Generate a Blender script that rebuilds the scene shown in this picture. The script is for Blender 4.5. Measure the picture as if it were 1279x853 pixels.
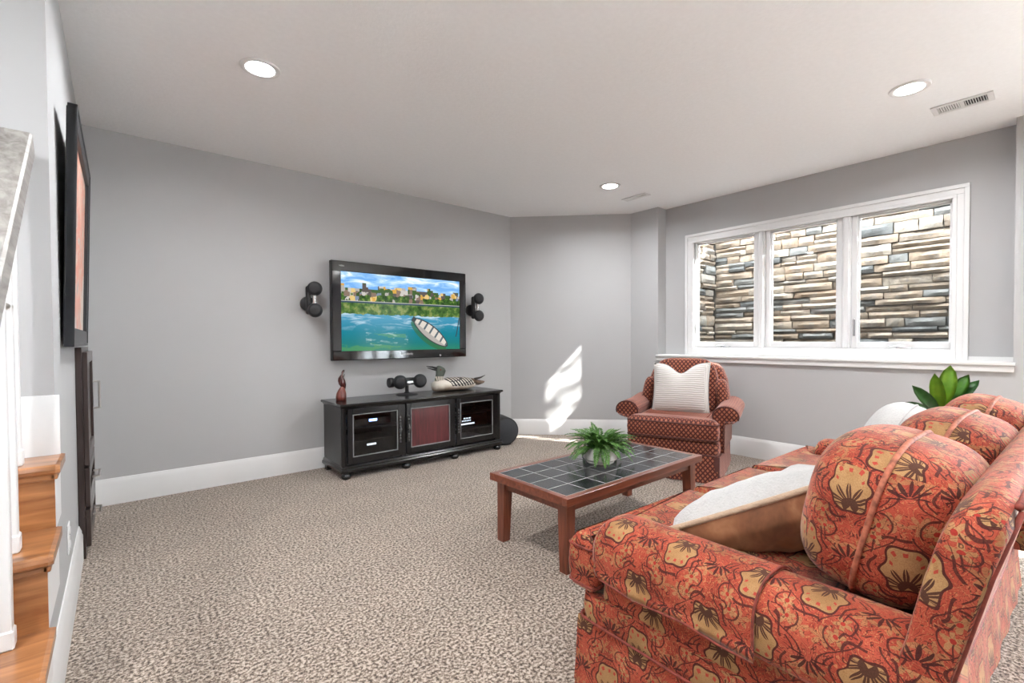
import bpy, bmesh, math, random
from mathutils import Vector, Matrix, noise as mnoise
random.seed(11)
PI = math.pi
S = bpy.context.scene
for o in list(bpy.data.objects): bpy.data.objects.remove(o)
C = S.collection
H = 2.527                     # ceiling height
CAM_H = 1.101

# ------------------------------------------------------------------ camera
def cam_axes(yaw, pitch, roll):
    f = Vector((math.sin(yaw)*math.cos(pitch), math.cos(yaw)*math.cos(pitch), -math.sin(pitch)))
    r0 = Vector((math.cos(yaw), -math.sin(yaw), 0)); d0 = f.cross(r0)
    r = math.cos(roll)*r0 + math.sin(roll)*d0; d = -math.sin(roll)*r0 + math.cos(roll)*d0
    return r, d, f
cd = bpy.data.cameras.new('camera'); cam = bpy.data.objects.new('camera', cd); C.objects.link(cam)
r, d, f = cam_axes(.70231, .018777, .005787)
m = Matrix((r, -d, -f)).transposed().to_4x4(); m.translation = (0, 0, CAM_H)
cam.matrix_world = m
cd.sensor_width = 36; cd.lens = 582.4/1279*36; cd.shift_y = 9.0/1279; cd.clip_start = .02
S.camera = cam

# ------------------------------------------------------------------ exposure, world, sun
S.view_settings.view_transform = 'Standard'; S.view_settings.look = 'None'
S.view_settings.gamma = 1; S.view_settings.use_curve_mapping = False
S.view_settings.exposure = 0.60
W = bpy.data.worlds.new('sky'); S.world = W; W.use_nodes = True
wt = W.node_tree; wt.nodes.clear()
bg = wt.nodes.new('ShaderNodeBackground'); out = wt.nodes.new('ShaderNodeOutputWorld')
bg.inputs[0].default_value = (.87, .935, 1, 1); bg.inputs[1].default_value = 24.0
wt.links.new(bg.outputs[0], out.inputs[0])
SUN = Vector((-.62, 1.25, -.95)).normalized()
sd = bpy.data.lights.new('sun', 'SUN'); sd.energy = 60; sd.angle = .009; sd.color = (1, .97, .92)
so = bpy.data.objects.new('sun', sd); C.objects.link(so)
so.rotation_euler = SUN.to_track_quat('-Z', 'Y').to_euler(); so.location = (8, -6, 7)
CAN_W = 15.5

# ------------------------------------------------------------------ helpers: objects
def tag(o, label=None, cat=None, group=None, kind=None):
    if label: o['label'] = label
    if cat: o['category'] = cat
    if group: o['group'] = group
    if kind: o['kind'] = kind
    return o
def thing(name, label, cat, loc=(0, 0, 0), rotz=0, group=None):
    o = bpy.data.objects.new(name, None); C.objects.link(o); o.empty_display_size = .1
    o.location = loc; o.rotation_euler = (0, 0, rotz)
    return tag(o, label, cat, group)
def boxuv(me, sc=1.0, off=(0, 0)):
    uv = me.uv_layers.new(name='UVMap') if not me.uv_layers else me.uv_layers[0]
    for p in me.polygons:
        n = p.normal; ax = max(range(3), key=lambda i: abs(n[i]))
        for li in p.loop_indices:
            c = me.vertices[me.loops[li].vertex_index].co
            q = (c.y, c.z) if ax == 0 else ((c.x, c.z) if ax == 1 else (c.x, c.y))
            uv.data[li].uv = (q[0]*sc+off[0], q[1]*sc+off[1])
def obj(name, bm, mat, parent=None, smooth=False, uv=False, world=True, off=(0, 0)):
    me = bpy.data.meshes.new(name)
    if isinstance(bm, bmesh.types.BMesh):
        bmesh.ops.recalc_face_normals(bm, faces=bm.faces)
        if parent is not None and world:
            root = parent
            sh = Vector((0, 0, 0))
            while root is not None:
                sh += Vector(root.location); root = root.parent
            bmesh.ops.translate(bm, verts=bm.verts, vec=-sh)
        bm.to_mesh(me); bm.free()
    else: me = bm
    if uv: boxuv(me, 1.0, off)
    if mat is not None and not me.materials: me.materials.append(mat)
    if smooth:
        for p in me.polygons: p.use_smooth = True
        if smooth == 'auto':
            try: me.set_sharp_from_angle(angle=math.radians(38))
            except Exception: pass
    o = bpy.data.objects.new(name, me); C.objects.link(o)
    if parent is not None: o.parent = parent
    return o
def struct(name, bm, mat, smooth=False, uv=False):
    return tag(obj(name, bm, mat, None, smooth, uv), kind='structure')
def dup(o, loc=None):
    c = o.copy(); C.objects.link(c)
    if loc is not None: c.location = loc
    return c
# ------------------------------------------------------------------ helpers: shapes
def B(): return bmesh.new()
def merge(bm, t, M=None):
    if M is not None: bmesh.ops.transform(t, matrix=M, verts=t.verts)
    me = bpy.data.meshes.new('t'); t.to_mesh(me); t.free(); bm.from_mesh(me); bpy.data.meshes.remove(me)
    return bm
def box(bm, x0, x1, y0, y1, z0, z1, bev=0, seg=1, M=None):
    t = bmesh.new(); bmesh.ops.create_cube(t, size=1)
    bmesh.ops.transform(t, matrix=Matrix.Translation(((x0+x1)/2, (y0+y1)/2, (z0+z1)/2)) @ Matrix.Diagonal((x1-x0, y1-y0, z1-z0, 1)), verts=t.verts)
    if bev: bmesh.ops.bevel(t, geom=t.edges[:], offset=bev, segments=seg, affect='EDGES', profile=.5)
    return merge(bm, t, M)
def cyl(bm, c, r, h, axis='Z', n=24, r2=None, bev=0):
    t = bmesh.new(); bmesh.ops.create_cone(t, cap_ends=True, segments=n, radius1=r, radius2=r if r2 is None else r2, depth=h)
    if bev:
        ed = [e for e in t.edges if abs(e.verts[0].co.z-e.verts[1].co.z) < 1e-6]
        bmesh.ops.bevel(t, geom=ed, offset=bev, segments=2, affect='EDGES', profile=.5)
    R = {'Z': Matrix.Identity(4), 'X': Matrix.Rotation(PI/2, 4, 'Y'), 'Y': Matrix.Rotation(PI/2, 4, 'X')}[axis] if isinstance(axis, str) else Vector(axis).to_track_quat('Z', 'Y').to_matrix().to_4x4()
    return merge(bm, t, Matrix.Translation(c) @ R)
def sph(bm, c, r, n=16, sc=(1, 1, 1), M=None):
    t = bmesh.new(); bmesh.ops.create_uvsphere(t, u_segments=n*2, v_segments=n, radius=r)
    return merge(bm, t, Matrix.Translation(c) @ (M or Matrix.Identity(4)) @ Matrix.Diagonal((*sc, 1)))
def lathe(bm, prof, c=(0, 0, 0), n=32, M=None):
    t = bmesh.new(); rings = []
    for (rr, z) in prof:
        rings.append([t.verts.new((max(rr, 1e-4)*math.cos(2*PI*i/n), max(rr, 1e-4)*math.sin(2*PI*i/n), z)) for i in range(n)])
    for a, b in zip(rings, rings[1:]):
        for i in range(n): t.faces.new((a[i], a[(i+1) % n], b[(i+1) % n], b[i]))
    t.faces.new(rings[0]); t.faces.new(rings[-1])
    return merge(bm, t, Matrix.Translation(c) @ (M or Matrix.Identity(4)))
def loft(bm, secs, closed=True, caps=True):
    rings = [[bm.verts.new(p) for p in s] for s in secs]; n = len(secs[0])
    for a, b in zip(rings, rings[1:]):
        for i in range(n if closed else n-1):
            bm.faces.new((a[i], a[(i+1) % n], b[(i+1) % n], b[i]))
    if caps and closed:
        bm.faces.new(rings[0]); bm.faces.new(list(reversed(rings[-1])))
    return rings
def tube(bm, pts, r, n=8, closed=False, r_end=None):
    pts = [Vector(p) for p in pts]; N = len(pts); rings = []; up = None
    for i, p in enumerate(pts):
        if closed: tg = pts[(i+1) % N]-pts[i-1]
        else: tg = pts[min(i+1, N-1)]-pts[max(i-1, 0)]
        tg.normalize()
        if up is None:
            up = Vector((0, 0, 1)) if abs(tg.z) < .9 else Vector((1, 0, 0))
        up = (up-tg*up.dot(tg)); up = up.normalized() if up.length > 1e-6 else tg.orthogonal().normalized()
        s = tg.cross(up); rr = r if r_end is None else r+(r_end-r)*i/(N-1)
        rings.append([bm.verts.new(p+(up*math.cos(2*PI*k/n)+s*math.sin(2*PI*k/n))*rr) for k in range(n)])
    m_ = N if closed else N-1
    for i in range(m_):
        a, b = rings[i], rings[(i+1) % N]
        for k in range(n): bm.faces.new((a[k], a[(k+1) % n], b[(k+1) % n], b[k]))
    if not closed: bm.faces.new(rings[0]); bm.faces.new(list(reversed(rings[-1])))
    return bm
def spw(c, e): return math.copysign(abs(c)**e, c)
def superell(bm, c, rad, e1=.5, e2=.5, nu=40, nv=20, M=None, fn=None):
    t = bmesh.new(); rings = []
    for j in range(1, nv):
        ph = -PI/2+PI*j/nv; ring = []
        for i in range(nu):
            th = 2*PI*i/nu
            p = Vector((rad[0]*spw(math.cos(ph), e1)*spw(math.cos(th), e2), rad[1]*spw(math.cos(ph), e1)*spw(math.sin(th), e2), rad[2]*spw(math.sin(ph), e1)))
            ring.append(t.verts.new(fn(p) if fn else p))
        rings.append(ring)
    for a, b in zip(rings, rings[1:]):
        for i in range(nu): t.faces.new((a[i], a[(i+1) % nu], b[(i+1) % nu], b[i]))
    for ring, z in ((rings[0], -rad[2]), (rings[-1], rad[2])):
        p = Vector((0, 0, z)); v = t.verts.new(fn(p) if fn else p)
        for i in range(nu): t.faces.new((ring[i], ring[(i+1) % nu], v))
    return merge(bm, t, Matrix.Translation(c) @ (M or Matrix.Identity(4)))
def pillow_half(bm, w, h, th, side, M, n=18, chop=0, pinch=.05, wr=.004, ex=.45):
    g = []
    for j in range(n+1):
        row = []
        for i in range(n+1):
            x = -1+2*i/n; y = -1+2*j/n
            a = (1-abs(x)**2.6); b = (1-abs(y)**2.6)
            z = th/2*(max(a, 0)*max(b, 0))**ex
            X = x*w/2*(1-pinch*(1-y*y)); Y = y*h/2*(1-pinch*(1-x*x))
            if chop: Y -= chop*math.exp(-(x/.38)**2)*max(0, (y+.1)/1.1)**1.5; z *= 1-.35*math.exp(-(x/.3)**2)*max(0, y)
            z += wr*mnoise.noise(Vector((x*3.1, y*3.3, side*4)))*max(a, 0)*max(b, 0)
            row.append(bm.verts.new(M @ Vector((X, Y, side*z))))
        g.append(row)
    for j in range(n):
        for i in range(n):
            bm.faces.new((g[j][i], g[j][i+1], g[j+1][i+1], g[j+1][i]))
def pillow_edge(w, h, pinch, chop=0, n=20):
    pts = []
    for k in range(4):
        for i in range(n):
            s = -1+2*i/n
            x, y = [(s, -1), (1, s), (-s, 1), (-1, -s)][k]
            X = x*w/2*(1-pinch*(1-y*y)); Y = y*h/2*(1-pinch*(1-x*x))
            if chop: Y -= chop*math.exp(-(x/.38)**2)*max(0, (y+.1)/1.1)**1.5
            pts.append((X, Y, 0))
    return pts
def prism(bm, poly, z0, z1):           # poly in xy
    loft(bm, [[(x, y, z0) for x, y in poly], [(x, y, z1) for x, y in poly]])
    return bm
def sweep_profile(bm, path, prof):     # path: xy polyline (interior on the left), prof: (out, z)
    P = [Vector((x, y, 0)) for x, y in path]; secs = []
    for i, p in enumerate(P):
        nrm = []
        for a, b in ((i-1, i), (i, i+1)):
            if 0 <= a and b < len(P):
                t = (P[b]-P[a]).normalized(); nrm.append(Vector((-t.y, t.x, 0)))
        nn = sum(nrm, Vector()).normalized(); k = 1/max(.3, nn.dot(nrm[0]))
        secs.append([p+nn*k*o+Vector((0, 0, z)) for o, z in prof])
    loft(bm, secs); return bm

# ------------------------------------------------------------------ helpers: materials
class X:
    """tiny expression builder over Math nodes"""
    nt = None
    def __init__(s, v): s.v = v
    @staticmethod
    def op(o, *a):
        n = X.nt.nodes.new('ShaderNodeMath'); n.operation = o
        for i, q in enumerate(a):
            q = q.v if isinstance(q, X) else q
            if isinstance(q, (int, float)): n.inputs[i].default_value = q
            else: X.nt.links.new(q, n.inputs[i])
        return X(n.outputs[0])
    def __add__(s, o): return X.op('ADD', s, o)
    __radd__ = __add__
    def __sub__(s, o): return X.op('SUBTRACT', s, o)
    def __rsub__(s, o): return X.op('SUBTRACT', o, s)
    def __mul__(s, o): return X.op('MULTIPLY', s, o)
    __rmul__ = __mul__
    def __truediv__(s, o): return X.op('DIVIDE', s, o)
    def __lt__(s, o): return X.op('LESS_THAN', s, o)
    def __gt__(s, o): return X.op('GREATER_THAN', s, o)
def xabs(a): return X.op('ABSOLUTE', a)
def xsin(a): return X.op('SINE', a)
def xcos(a): return X.op('COSINE', a)
def xfrac(a): return X.op('FRACT', a)
def xfloor(a): return X.op('FLOOR', a)
def xpow(a, b): return X.op('POWER', a, b)
def xmax(a, b): return X.op('MAXIMUM', a, b)
def xmin(a, b): return X.op('MINIMUM', a, b)
def xhyp(a, b): return X.op('SQRT', a*a+b*b)
def xatan(a, b): return X.op('ARCTAN2', a, b)
def band(a, lo, hi): return (a > lo)*(a < hi)
def val(nt, c): return (*c, 1) if len(c) == 3 else c
def mixc(nt, fac, a, b, mode='MIX'):
    n = nt.nodes.new('ShaderNodeMix'); n.data_type = 'RGBA'; n.blend_type = mode
    for sk, q in ((n.inputs[0], fac), (n.inputs[6], a), (n.inputs[7], b)):
        q = q.v if isinstance(q, X) else q
        if isinstance(q, (int, float)): sk.default_value = q
        elif isinstance(q, tuple): sk.default_value = val(nt, q)
        else: nt.links.new(q, sk)
    return n.outputs[2]
def new_mat(name, rough=.5, metal=0, spec=.5):
    m = bpy.data.materials.new(name); m.use_nodes = True; nt = m.node_tree
    b = nt.nodes['Principled BSDF']; b.inputs['Roughness'].default_value = rough; b.inputs['Metallic'].default_value = metal
    b.inputs['Specular IOR Level'].default_value = spec
    X.nt = nt
    return m, nt, b
def coords(nt, kind='Object', scale=(1, 1, 1)):
    tc = nt.nodes.new('ShaderNodeTexCoord'); mp = nt.nodes.new('ShaderNodeMapping'); mp.inputs['Scale'].default_value = scale
    nt.links.new(tc.outputs[kind], mp.inputs[0]); return mp.outputs[0]
def noise(nt, vec, scale, detail=3, rough=.5, dist=0):
    n = nt.nodes.new('ShaderNodeTexNoise'); n.inputs['Scale'].default_value = scale; n.inputs['Detail'].default_value = detail
    n.inputs['Roughness'].default_value = rough; n.inputs['Distortion'].default_value = dist
    if vec is not None: nt.links.new(vec, n.inputs['Vector'])
    return n.outputs[0]
def ramp(nt, fac, stops, interp='LINEAR'):
    n = nt.nodes.new('ShaderNodeValToRGB'); cr = n.color_ramp; cr.interpolation = interp
    while len(cr.elements) < len(stops): cr.elements.new(.5)
    for e, (p, c) in zip(cr.elements, stops): e.position = p; e.color = val(nt, c)
    nt.links.new(fac.v if isinstance(fac, X) else fac, n.inputs[0]); return n.outputs[0]
def bump(nt, b, h, strength=.2, dist=.002):
    n = nt.nodes.new('ShaderNodeBump'); n.inputs['Strength'].default_value = strength; n.inputs['Distance'].default_value = dist
    nt.links.new(h.v if isinstance(h, X) else h, n.inputs['Height']); nt.links.new(n.outputs[0], b.inputs['Normal'])
def plain(name, col, rough=.5, metal=0, var=.06, scale=30, bmp=0, bscale=200, bdist=.001, spec=.5, coat=0, sheen=0):
    m, nt, b = new_mat(name, rough, metal, spec)
    v = coords(nt); n = noise(nt, v, scale, 3)
    c0 = tuple(max(0, q*(1-var)) for q in col); c1 = tuple(min(1, q*(1+var)) for q in col)
    nt.links.new(ramp(nt, n, [(.3, c0), (.7, c1)]), b.inputs['Base Color'])
    if bmp: bump(nt, b, noise(nt, v, bscale, 2), bmp, bdist)
    if coat: b.inputs['Coat Weight'].default_value = coat; b.inputs['Coat Roughness'].default_value = .12
    if sheen: b.inputs['Sheen Weight'].default_value = sheen; b.inputs['Sheen Roughness'].default_value = .4
    return m
def wood(name, c0, c1, rough=.35, axis='X', scale=1.0, coat=0, contrast=(.3, .7)):
    m, nt, b = new_mat(name, rough)
    sc = {'X': (2, 22, 22), 'Y': (22, 2, 22), 'Z': (22, 22, 2)}[axis]
    v = coords(nt, 'Object', tuple(q*scale for q in sc))
    n = noise(nt, v, 1.6, 5, .6, .6)
    nt.links.new(ramp(nt, n, [(contrast[0], c0), (contrast[1], c1)]), b.inputs['Base Color'])
    bump(nt, b, n, .06, .001)
    if coat: b.inputs['Coat Weight'].default_value = coat; b.inputs['Coat Roughness'].default_value = .1
    return m
def emit(name, col, st):
    m, nt, b = new_mat(name, .6)
    b.inputs['Base Color'].default_value = (.8, .8, .8, 1)
    b.inputs['Emission Color'].default_value = val(nt, col); b.inputs['Emission Strength'].default_value = st
    return m
def glass(name, tint=(1, 1, 1), refl=.5):
    m = bpy.data.materials.new(name); m.use_nodes = True; nt = m.node_tree; nt.nodes.clear()
    o = nt.nodes.new('ShaderNodeOutputMaterial'); t = nt.nodes.new('ShaderNodeBsdfTransparent'); g = nt.nodes.new('ShaderNodeBsdfGlossy')
    t.inputs[0].default_value = val(nt, tint); g.inputs['Roughness'].default_value = .02
    fr = nt.nodes.new('ShaderNodeFresnel'); fr.inputs[0].default_value = 1.45
    X.nt = nt; fac = X(fr.outputs[0])*refl
    mx = nt.nodes.new('ShaderNodeMixShader'); nt.links.new(fac.v, mx.inputs[0]); nt.links.new(t.outputs[0], mx.inputs[1]); nt.links.new(g.outputs[0], mx.inputs[2])
    nt.links.new(mx.outputs[0], o.inputs[0]); return m

MAT = {}
MAT['wall'] = plain('wall_paint', (.47, .47, .475), .75, var=.012, scale=3, bmp=.12, bscale=160, bdist=.0008, spec=.3)
MAT['ceil'] = plain('ceiling_paint', (.91, .915, .925), .9, var=.015, scale=40, bmp=.45, bscale=75, bdist=.003, spec=.2)
MAT['trim'] = plain('white_trim_paint', (.76, .76, .76), .35, var=.01, scale=8, spec=.4)
MAT['vinyl'] = plain('white_window_vinyl', (.74, .74, .745), .4, var=.01, scale=8)
def carpet_mat():
    m, nt, b = new_mat('carpet', .95, spec=.1)
    v = coords(nt)
    n1 = noise(nt, v, 88, 1, .5); n2 = noise(nt, v, 4, 3, .6); n3 = noise(nt, v, 210, 1, .5)
    e = X(n1)*.65+X(n3)*.35
    c = ramp(nt, e, [(.37, (.052, .036, .026)), (.44, (.158, .118, .091)), (.50, (.285, .227, .182)), (.59, (.55, .47, .40))])
    c = mixc(nt, 1, c, ramp(nt, n2, [(.3, (.9, .9, .9)), (.7, (1.06, 1.05, 1.04))]), 'MULTIPLY')
    nt.links.new(c, b.inputs['Base Color']); b.inputs['Sheen Weight'].default_value = .25
    bump(nt, b, e, .6, .008)
    return m
MAT['carpet'] = carpet_mat()
MAT['stairwood'] = wood('orange_stair_oak', (.22, .075, .022), (.52, .23, .085), .3, 'X', .8, .35)
MAT['stairnose'] = wood('tread_oak', (.20, .075, .028), (.50, .22, .085), .3, 'X', .8, .5)
MAT['railwood'] = wood('greyed_rail_oak', (.16, .145, .13), (.38, .36, .34), .5, 'Y', 1)
MAT['espresso'] = wood('espresso_wood', (.018, .010, .009), (.05, .03, .026), .3, 'Z', 1, .4)
MAT['nickel'] = plain('brushed_nickel', (.62, .60, .57), .3, 1)
MAT['black'] = plain('black_lacquer', (.007, .007, .008), .24, var=.2, scale=12, coat=.15)
MAT['blackside'] = wood('black_brown_lacquer', (.010, .008, .008), (.022, .018, .016), .35, 'Z', 1, .1)
MAT['burgundy'] = wood('burgundy_panel', (.05, .006, .008), (.145, .018, .022), .3, 'Z', 1.2, .4)
MAT['redwood'] = wood('cherry_table_wood', (.10, .022, .010), (.24, .062, .028), .3, 'X', 1.2, .35)
MAT['redwoodz'] = wood('cherry_leg_wood', (.10, .022, .010), (.25, .065, .03), .3, 'Z', 1.2, .35)
MAT['grout'] = plain('pale_grout', (.36, .36, .355), .9, var=.08, scale=60)
def tile_mat():
    m, nt, b = new_mat('slate_tile', .17)
    v = coords(nt); oi = nt.nodes.new('ShaderNodeObjectInfo')
    n = noise(nt, v, 9, 4, .6)
    e = X(n)*.7+X(oi.outputs['Random'])*.3
    nt.links.new(ramp(nt, e, [(.3, (.014, .016, .018)), (.7, (.045, .050, .054))]), b.inputs['Base Color'])
    nt.links.new((X(noise(nt, v, 30, 3))*.2+.06).v, b.inputs['Roughness'])
    bump(nt, b, n, .08, .002)
    return m
MAT['tile'] = tile_mat()
MAT['matblack'] = plain('matt_black_plastic', (.012, .012, .013), .45, var=.15)
MAT['gloss'] = plain('gloss_black_plastic', (.006, .006, .007), .06, var=.1, spec=.6)
MAT['grille'] = plain('black_speaker_mesh', (.022, .023, .026), .55, var=.25, scale=400, bmp=.5, bscale=500, bdist=.001)
MAT['subgrey'] = plain('charcoal_speaker_cloth', (.045, .05, .058), .6, var=.2, scale=250, bmp=.3, bscale=300)
MAT['silver'] = plain('silver_metal', (.6, .6, .61), .25, 1)
MAT['pot'] = plain('white_marbled_ceramic', (.74, .71, .68), .45, var=.1, scale=14)
MAT['soil'] = plain('potting_soil', (.03, .02, .014), .95, var=.4, scale=80)
MAT['lens'] = emit('lit_lamp_lens', (1, .98, .95), 30)
MAT['ledblue'] = emit('blue_display', (.25, .45, 1), 6)
MAT['ledwhite'] = emit('white_display', (.8, .9, 1), 1.6)
MAT['ventshade'] = plain('dark_duct_shade', (.05, .05, .055), .8)
MAT['glass'] = glass('window_glass', (.97, .98, .98), .6)
MAT['cabglass'] = glass('smoked_cabinet_glass', (.75, .76, .78), 1.2)
MAT['paper'] = plain('loose_papers', (.5, .5, .5), .7, var=.3, scale=40)
MAT['fleece'] = plain('white_fleece', (.52, .515, .505), .95, var=.04, scale=60, bmp=.55, bscale=170, bdist=.006, sheen=.4)
MAT['fleececream'] = plain('tan_fleece', (.50, .36, .25), .95, var=.05, scale=60, bmp=.6, bscale=150, bdist=.006, sheen=.4)
MAT['mortar'] = plain('mortar', (.10, .09, .08), .95, var=.2)
MAT['bark'] = plain('bark', (.12, .09, .06), .9, var=.3, bmp=.5, bscale=40, bdist=.01)
MAT['grass'] = plain('lawn', (.10, .16, .04), .95, var=.3, scale=20)
MAT['sunblockwood'] = wood('sun_block_boards', (.25, .2, .16), (.4, .33, .27), .7, 'X')
def velvet():
    m, nt, b = new_mat('brown_velvet', .6)
    v = coords(nt); n = noise(nt, v, 9, 4, .6, .4)
    nt.links.new(ramp(nt, n, [(.3, (.13, .045, .018)), (.55, (.30, .12, .05)), (.72, (.50, .25, .12))]), b.inputs['Base Color'])
    b.inputs['Sheen Weight'].default_value = .6; b.inputs['Sheen Tint'].default_value = (1, .7, .45, 1)
    return m
MAT['velvet'] = velvet()
def stone_mat():
    m, nt, b = new_mat('ledge_stone', .9, spec=.25)
    oi = nt.nodes.new('ShaderNodeObjectInfo'); v = coords(nt)
    base = ramp(nt, oi.outputs['Random'], [(0, (.155, .120, .088)), (.2, (.20, .163, .126)), (.38, (.125, .098, .073)), (.5, (.225, .193, .155)), (.64, (.105, .103, .096)), (.74, (.18, .136, .098)), (.86, (.066, .067, .065)), (.94, (.165, .147, .124))], 'CONSTANT')
    n = noise(nt, v, 7, 5, .65, .5)
    c = mixc(nt, 1, base, ramp(nt, n, [(.28, (.55, .55, .56)), (.5, (1, 1, 1)), (.72, (1.25, 1.18, 1.1))]), 'MULTIPLY')
    c = mixc(nt, (X(noise(nt, v, 3.1, 3)) > .62)*.35, c, (.11, .118, .115))
    nt.links.new(c, b.inputs['Base Color']); bump(nt, b, noise(nt, v, 36, 6, .75), 1.0, .014)
    return m
MAT['stone'] = stone_mat()
def sofa_fabric():
    m, nt, b = new_mat('red_damask', .8, spec=.2)
    tc = nt.nodes.new('ShaderNodeTexCoord'); sp = nt.nodes.new('ShaderNodeSeparateXYZ')
    wob = noise(nt, tc.outputs['UV'], 14, 2); wob2 = noise(nt, tc.outputs['UV'], 11, 2, .5, 1)
    nt.links.new(tc.outputs['UV'], sp.inputs[0])
    u = X(sp.outputs[0])+(X(wob)-.5)*.02; v = X(sp.outputs[1])+(X(wob2)-.5)*.02
    P, Q = .20, .155
    row = xfloor(v/Q); odd = xfrac(row*.5)
    a = (xfrac(u/P+odd)-.5)*P; bb = (xfrac(v/Q)-.5)*Q
    aa = xabs(a); th = xatan(a, bb)
    # medallion
    rn = xhyp(a/.039, (bb-.004)/.050)*(1+.10*xcos(th*6))
    med = rn < 1; outl = band(rn, .98, 1.09)
    # palmette
    b2 = bb+.034; r2 = xhyp(a, b2); t2 = xatan(a, b2)
    pc = xabs(xcos(t2*5.5)); pet = (r2 < (pc*.040+.005))*(xabs(t2) < 1.8)*(r2 > .006)*med*(pc < .991)
    vein = (r2 < .016)*(xabs(t2) < 2.4)*med
    dots = band(rn, .68, .86)*(xcos(th*13) > .35)*(bb > .008)
    # scrolls around the medallion
    scr = band(rn, 1.38, 1.50)*(xsin(th*5+.6) > -.25)
    scr = xmax(scr, band(rn, 1.66, 1.74)*(xcos(th*7) > .1))
    # leaf spray between medallions
    a3 = aa-P/2; r3 = xhyp(a3, bb); t3 = xatan(xabs(a3), bb)
    spray = (r3 < (xpow(xabs(xcos(t3*5.5)), 1.3)*.036))*(r3 > .006)*(t3 < 1.7)
    # small rosettes and curls
    a4 = aa-P*.27; b4 = xabs(bb)-Q*.40; r4 = xhyp(a4, b4); t4 = xatan(a4, b4)
    ros = r4 < (.013+.006*xcos(t4*5)); rosc = r4 < .0045; rosr = band(r4, .021, .0245)*(xsin(t4*1.0+.5) > -.5)
    a5 = aa-P*.40; b5 = xabs(bb+.012)-Q*.26; r5 = xhyp(a5, b5); t5 = xatan(a5, b5)
    leaf5 = (r5 < (xabs(xcos(t5*2.5))*.021))
    ogee = xabs(aa-P*.25*(1+.72*xcos(bb*(2*PI/Q)))) < .0019
    n = noise(nt, tc.outputs['UV'], 9, 4, .6); fine = noise(nt, tc.outputs['UV'], 420, 1)
    fil = X(noise(nt, tc.outputs['UV'], 26, 2, .5, 1.2)); fil2 = X(noise(nt, tc.outputs['UV'], 34, 2, .5, 1.5))
    curl = band(xfrac(fil*9), .0, .13); gcurl = band(xfrac(fil2*6), .0, .14)
    red = ramp(nt, n, [(.3, (.215, .029, .016)), (.5, (.37, .060, .032)), (.72, (.49, .102, .058))])
    gold = ramp(nt, n, [(.3, (.27, .135, .052)), (.7, (.47, .275, .12))])
    dark = (.050, .012, .011)
    c = mixc(nt, gcurl*.55, red, (.55, .24, .10))
    c = mixc(nt, xmax(ros, leaf5*.75)*.75, c, gold)
    c = mixc(nt, curl*.80, c, dark)
    c = mixc(nt, xmax(ogee, xmax(scr, rosr))*.85, c, dark)
    c = mixc(nt, spray*.92, c, dark)
    c = mixc(nt, rosc, c, (.35, .03, .02))
    c = mixc(nt, med, c, gold)
    c = mixc(nt, gcurl*med*.4, c, (.30, .13, .05))
    c = mixc(nt, dots*.9, c, (.42, .04, .03))
    c = mixc(nt, xmax(pet, xmax(vein, outl))*.9, c, dark)
    c = mixc(nt, 1, c, ramp(nt, fine, [(.3, (.82, .82, .82)), (.7, (1.12, 1.12, 1.12))]), 'MULTIPLY')
    nt.links.new(c, b.inputs['Base Color'])
    b.inputs['Sheen Weight'].default_value = .32; b.inputs['Sheen Tint'].default_value = (1, .74, .66, 1); b.inputs['Sheen Roughness'].default_value = .35
    bump(nt, b, fine, .15, .001)
    return m
MAT['damask'] = sofa_fabric()
MAT['welt'] = plain('rust_welt_cord', (.36, .11, .06), .75, var=.5, scale=60)
MAT['thinwelt'] = plain('dark_red_welt_cord', (.20, .035, .022), .75, var=.4, scale=60)
def chair_fabric():
    m, nt, b = new_mat('diamond_weave', .8, spec=.2)
    tc = nt.nodes.new('ShaderNodeTexCoord'); sp = nt.nodes.new('ShaderNodeSeparateXYZ'); nt.links.new(tc.outputs['UV'], sp.inputs[0])
    u = X(sp.outputs[0]); v = X(sp.outputs[1]); P, Q = .034, .040
    p = u/P+v/Q; q = u/P-v/Q
    dp = xabs(xfrac(p)-.5); dq = xabs(xfrac(q)-.5)
    line = xmax(dp, dq)
    core = xmax(dp, dq) < .16
    base = ramp(nt, noise(nt, tc.outputs['UV'], 8, 3), [(.3, (.23, .058, .036)), (.7, (.34, .10, .062))])
    c = mixc(nt, core, base, (.42, .18, .09))
    c = mixc(nt, line > .36, c, (.055, .015, .013))
    nt.links.new(c, b.inputs['Base Color'])
    b.inputs['Sheen Weight'].default_value = .4; b.inputs['Sheen Tint'].default_value = (1, .7, .65, 1)
    return m
MAT['diamond'] = chair_fabric()
MAT['darkwelt'] = plain('dark_welt_cord', (.09, .025, .02), .75)
def knit():
    m, nt, b = new_mat('white_ribbed_knit', .9, spec=.15)
    tc = nt.nodes.new('ShaderNodeTexCoord'); sp = nt.nodes.new('ShaderNodeSeparateXYZ'); nt.links.new(tc.outputs['UV'], sp.inputs[0])
    v = X(sp.outputs[1])+(X(noise(nt, tc.outputs['UV'], 10, 2))-.5)*.01
    s = xsin(v*(2*PI/.018))
    nt.links.new(ramp(nt, s*.5+.5, [(.1, (.56, .51, .475)), (.6, (.72, .695, .675))]), b.inputs['Base Color'])
    bump(nt, b, s, .5, .004); return m
MAT['knit'] = knit()
def leaf_mat(name, c0, c1, rough=.4, scale=12, trans=.25):
    m, nt, b = new_mat(name, rough)
    nt.links.new(ramp(nt, noise(nt, coords(nt), scale, 3), [(.3, c0), (.7, c1)]), b.inputs['Base Color'])
    b.inputs['Subsurface Weight'].default_value = 0
    return m
MAT['fern'] = leaf_mat('fern_green', (.025, .085, .015), (.15, .34, .06), .55, 30)
MAT['ficus'] = leaf_mat('ficus_dark_green', (.015, .075, .012), (.05, .19, .03), .28, 14)
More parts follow.
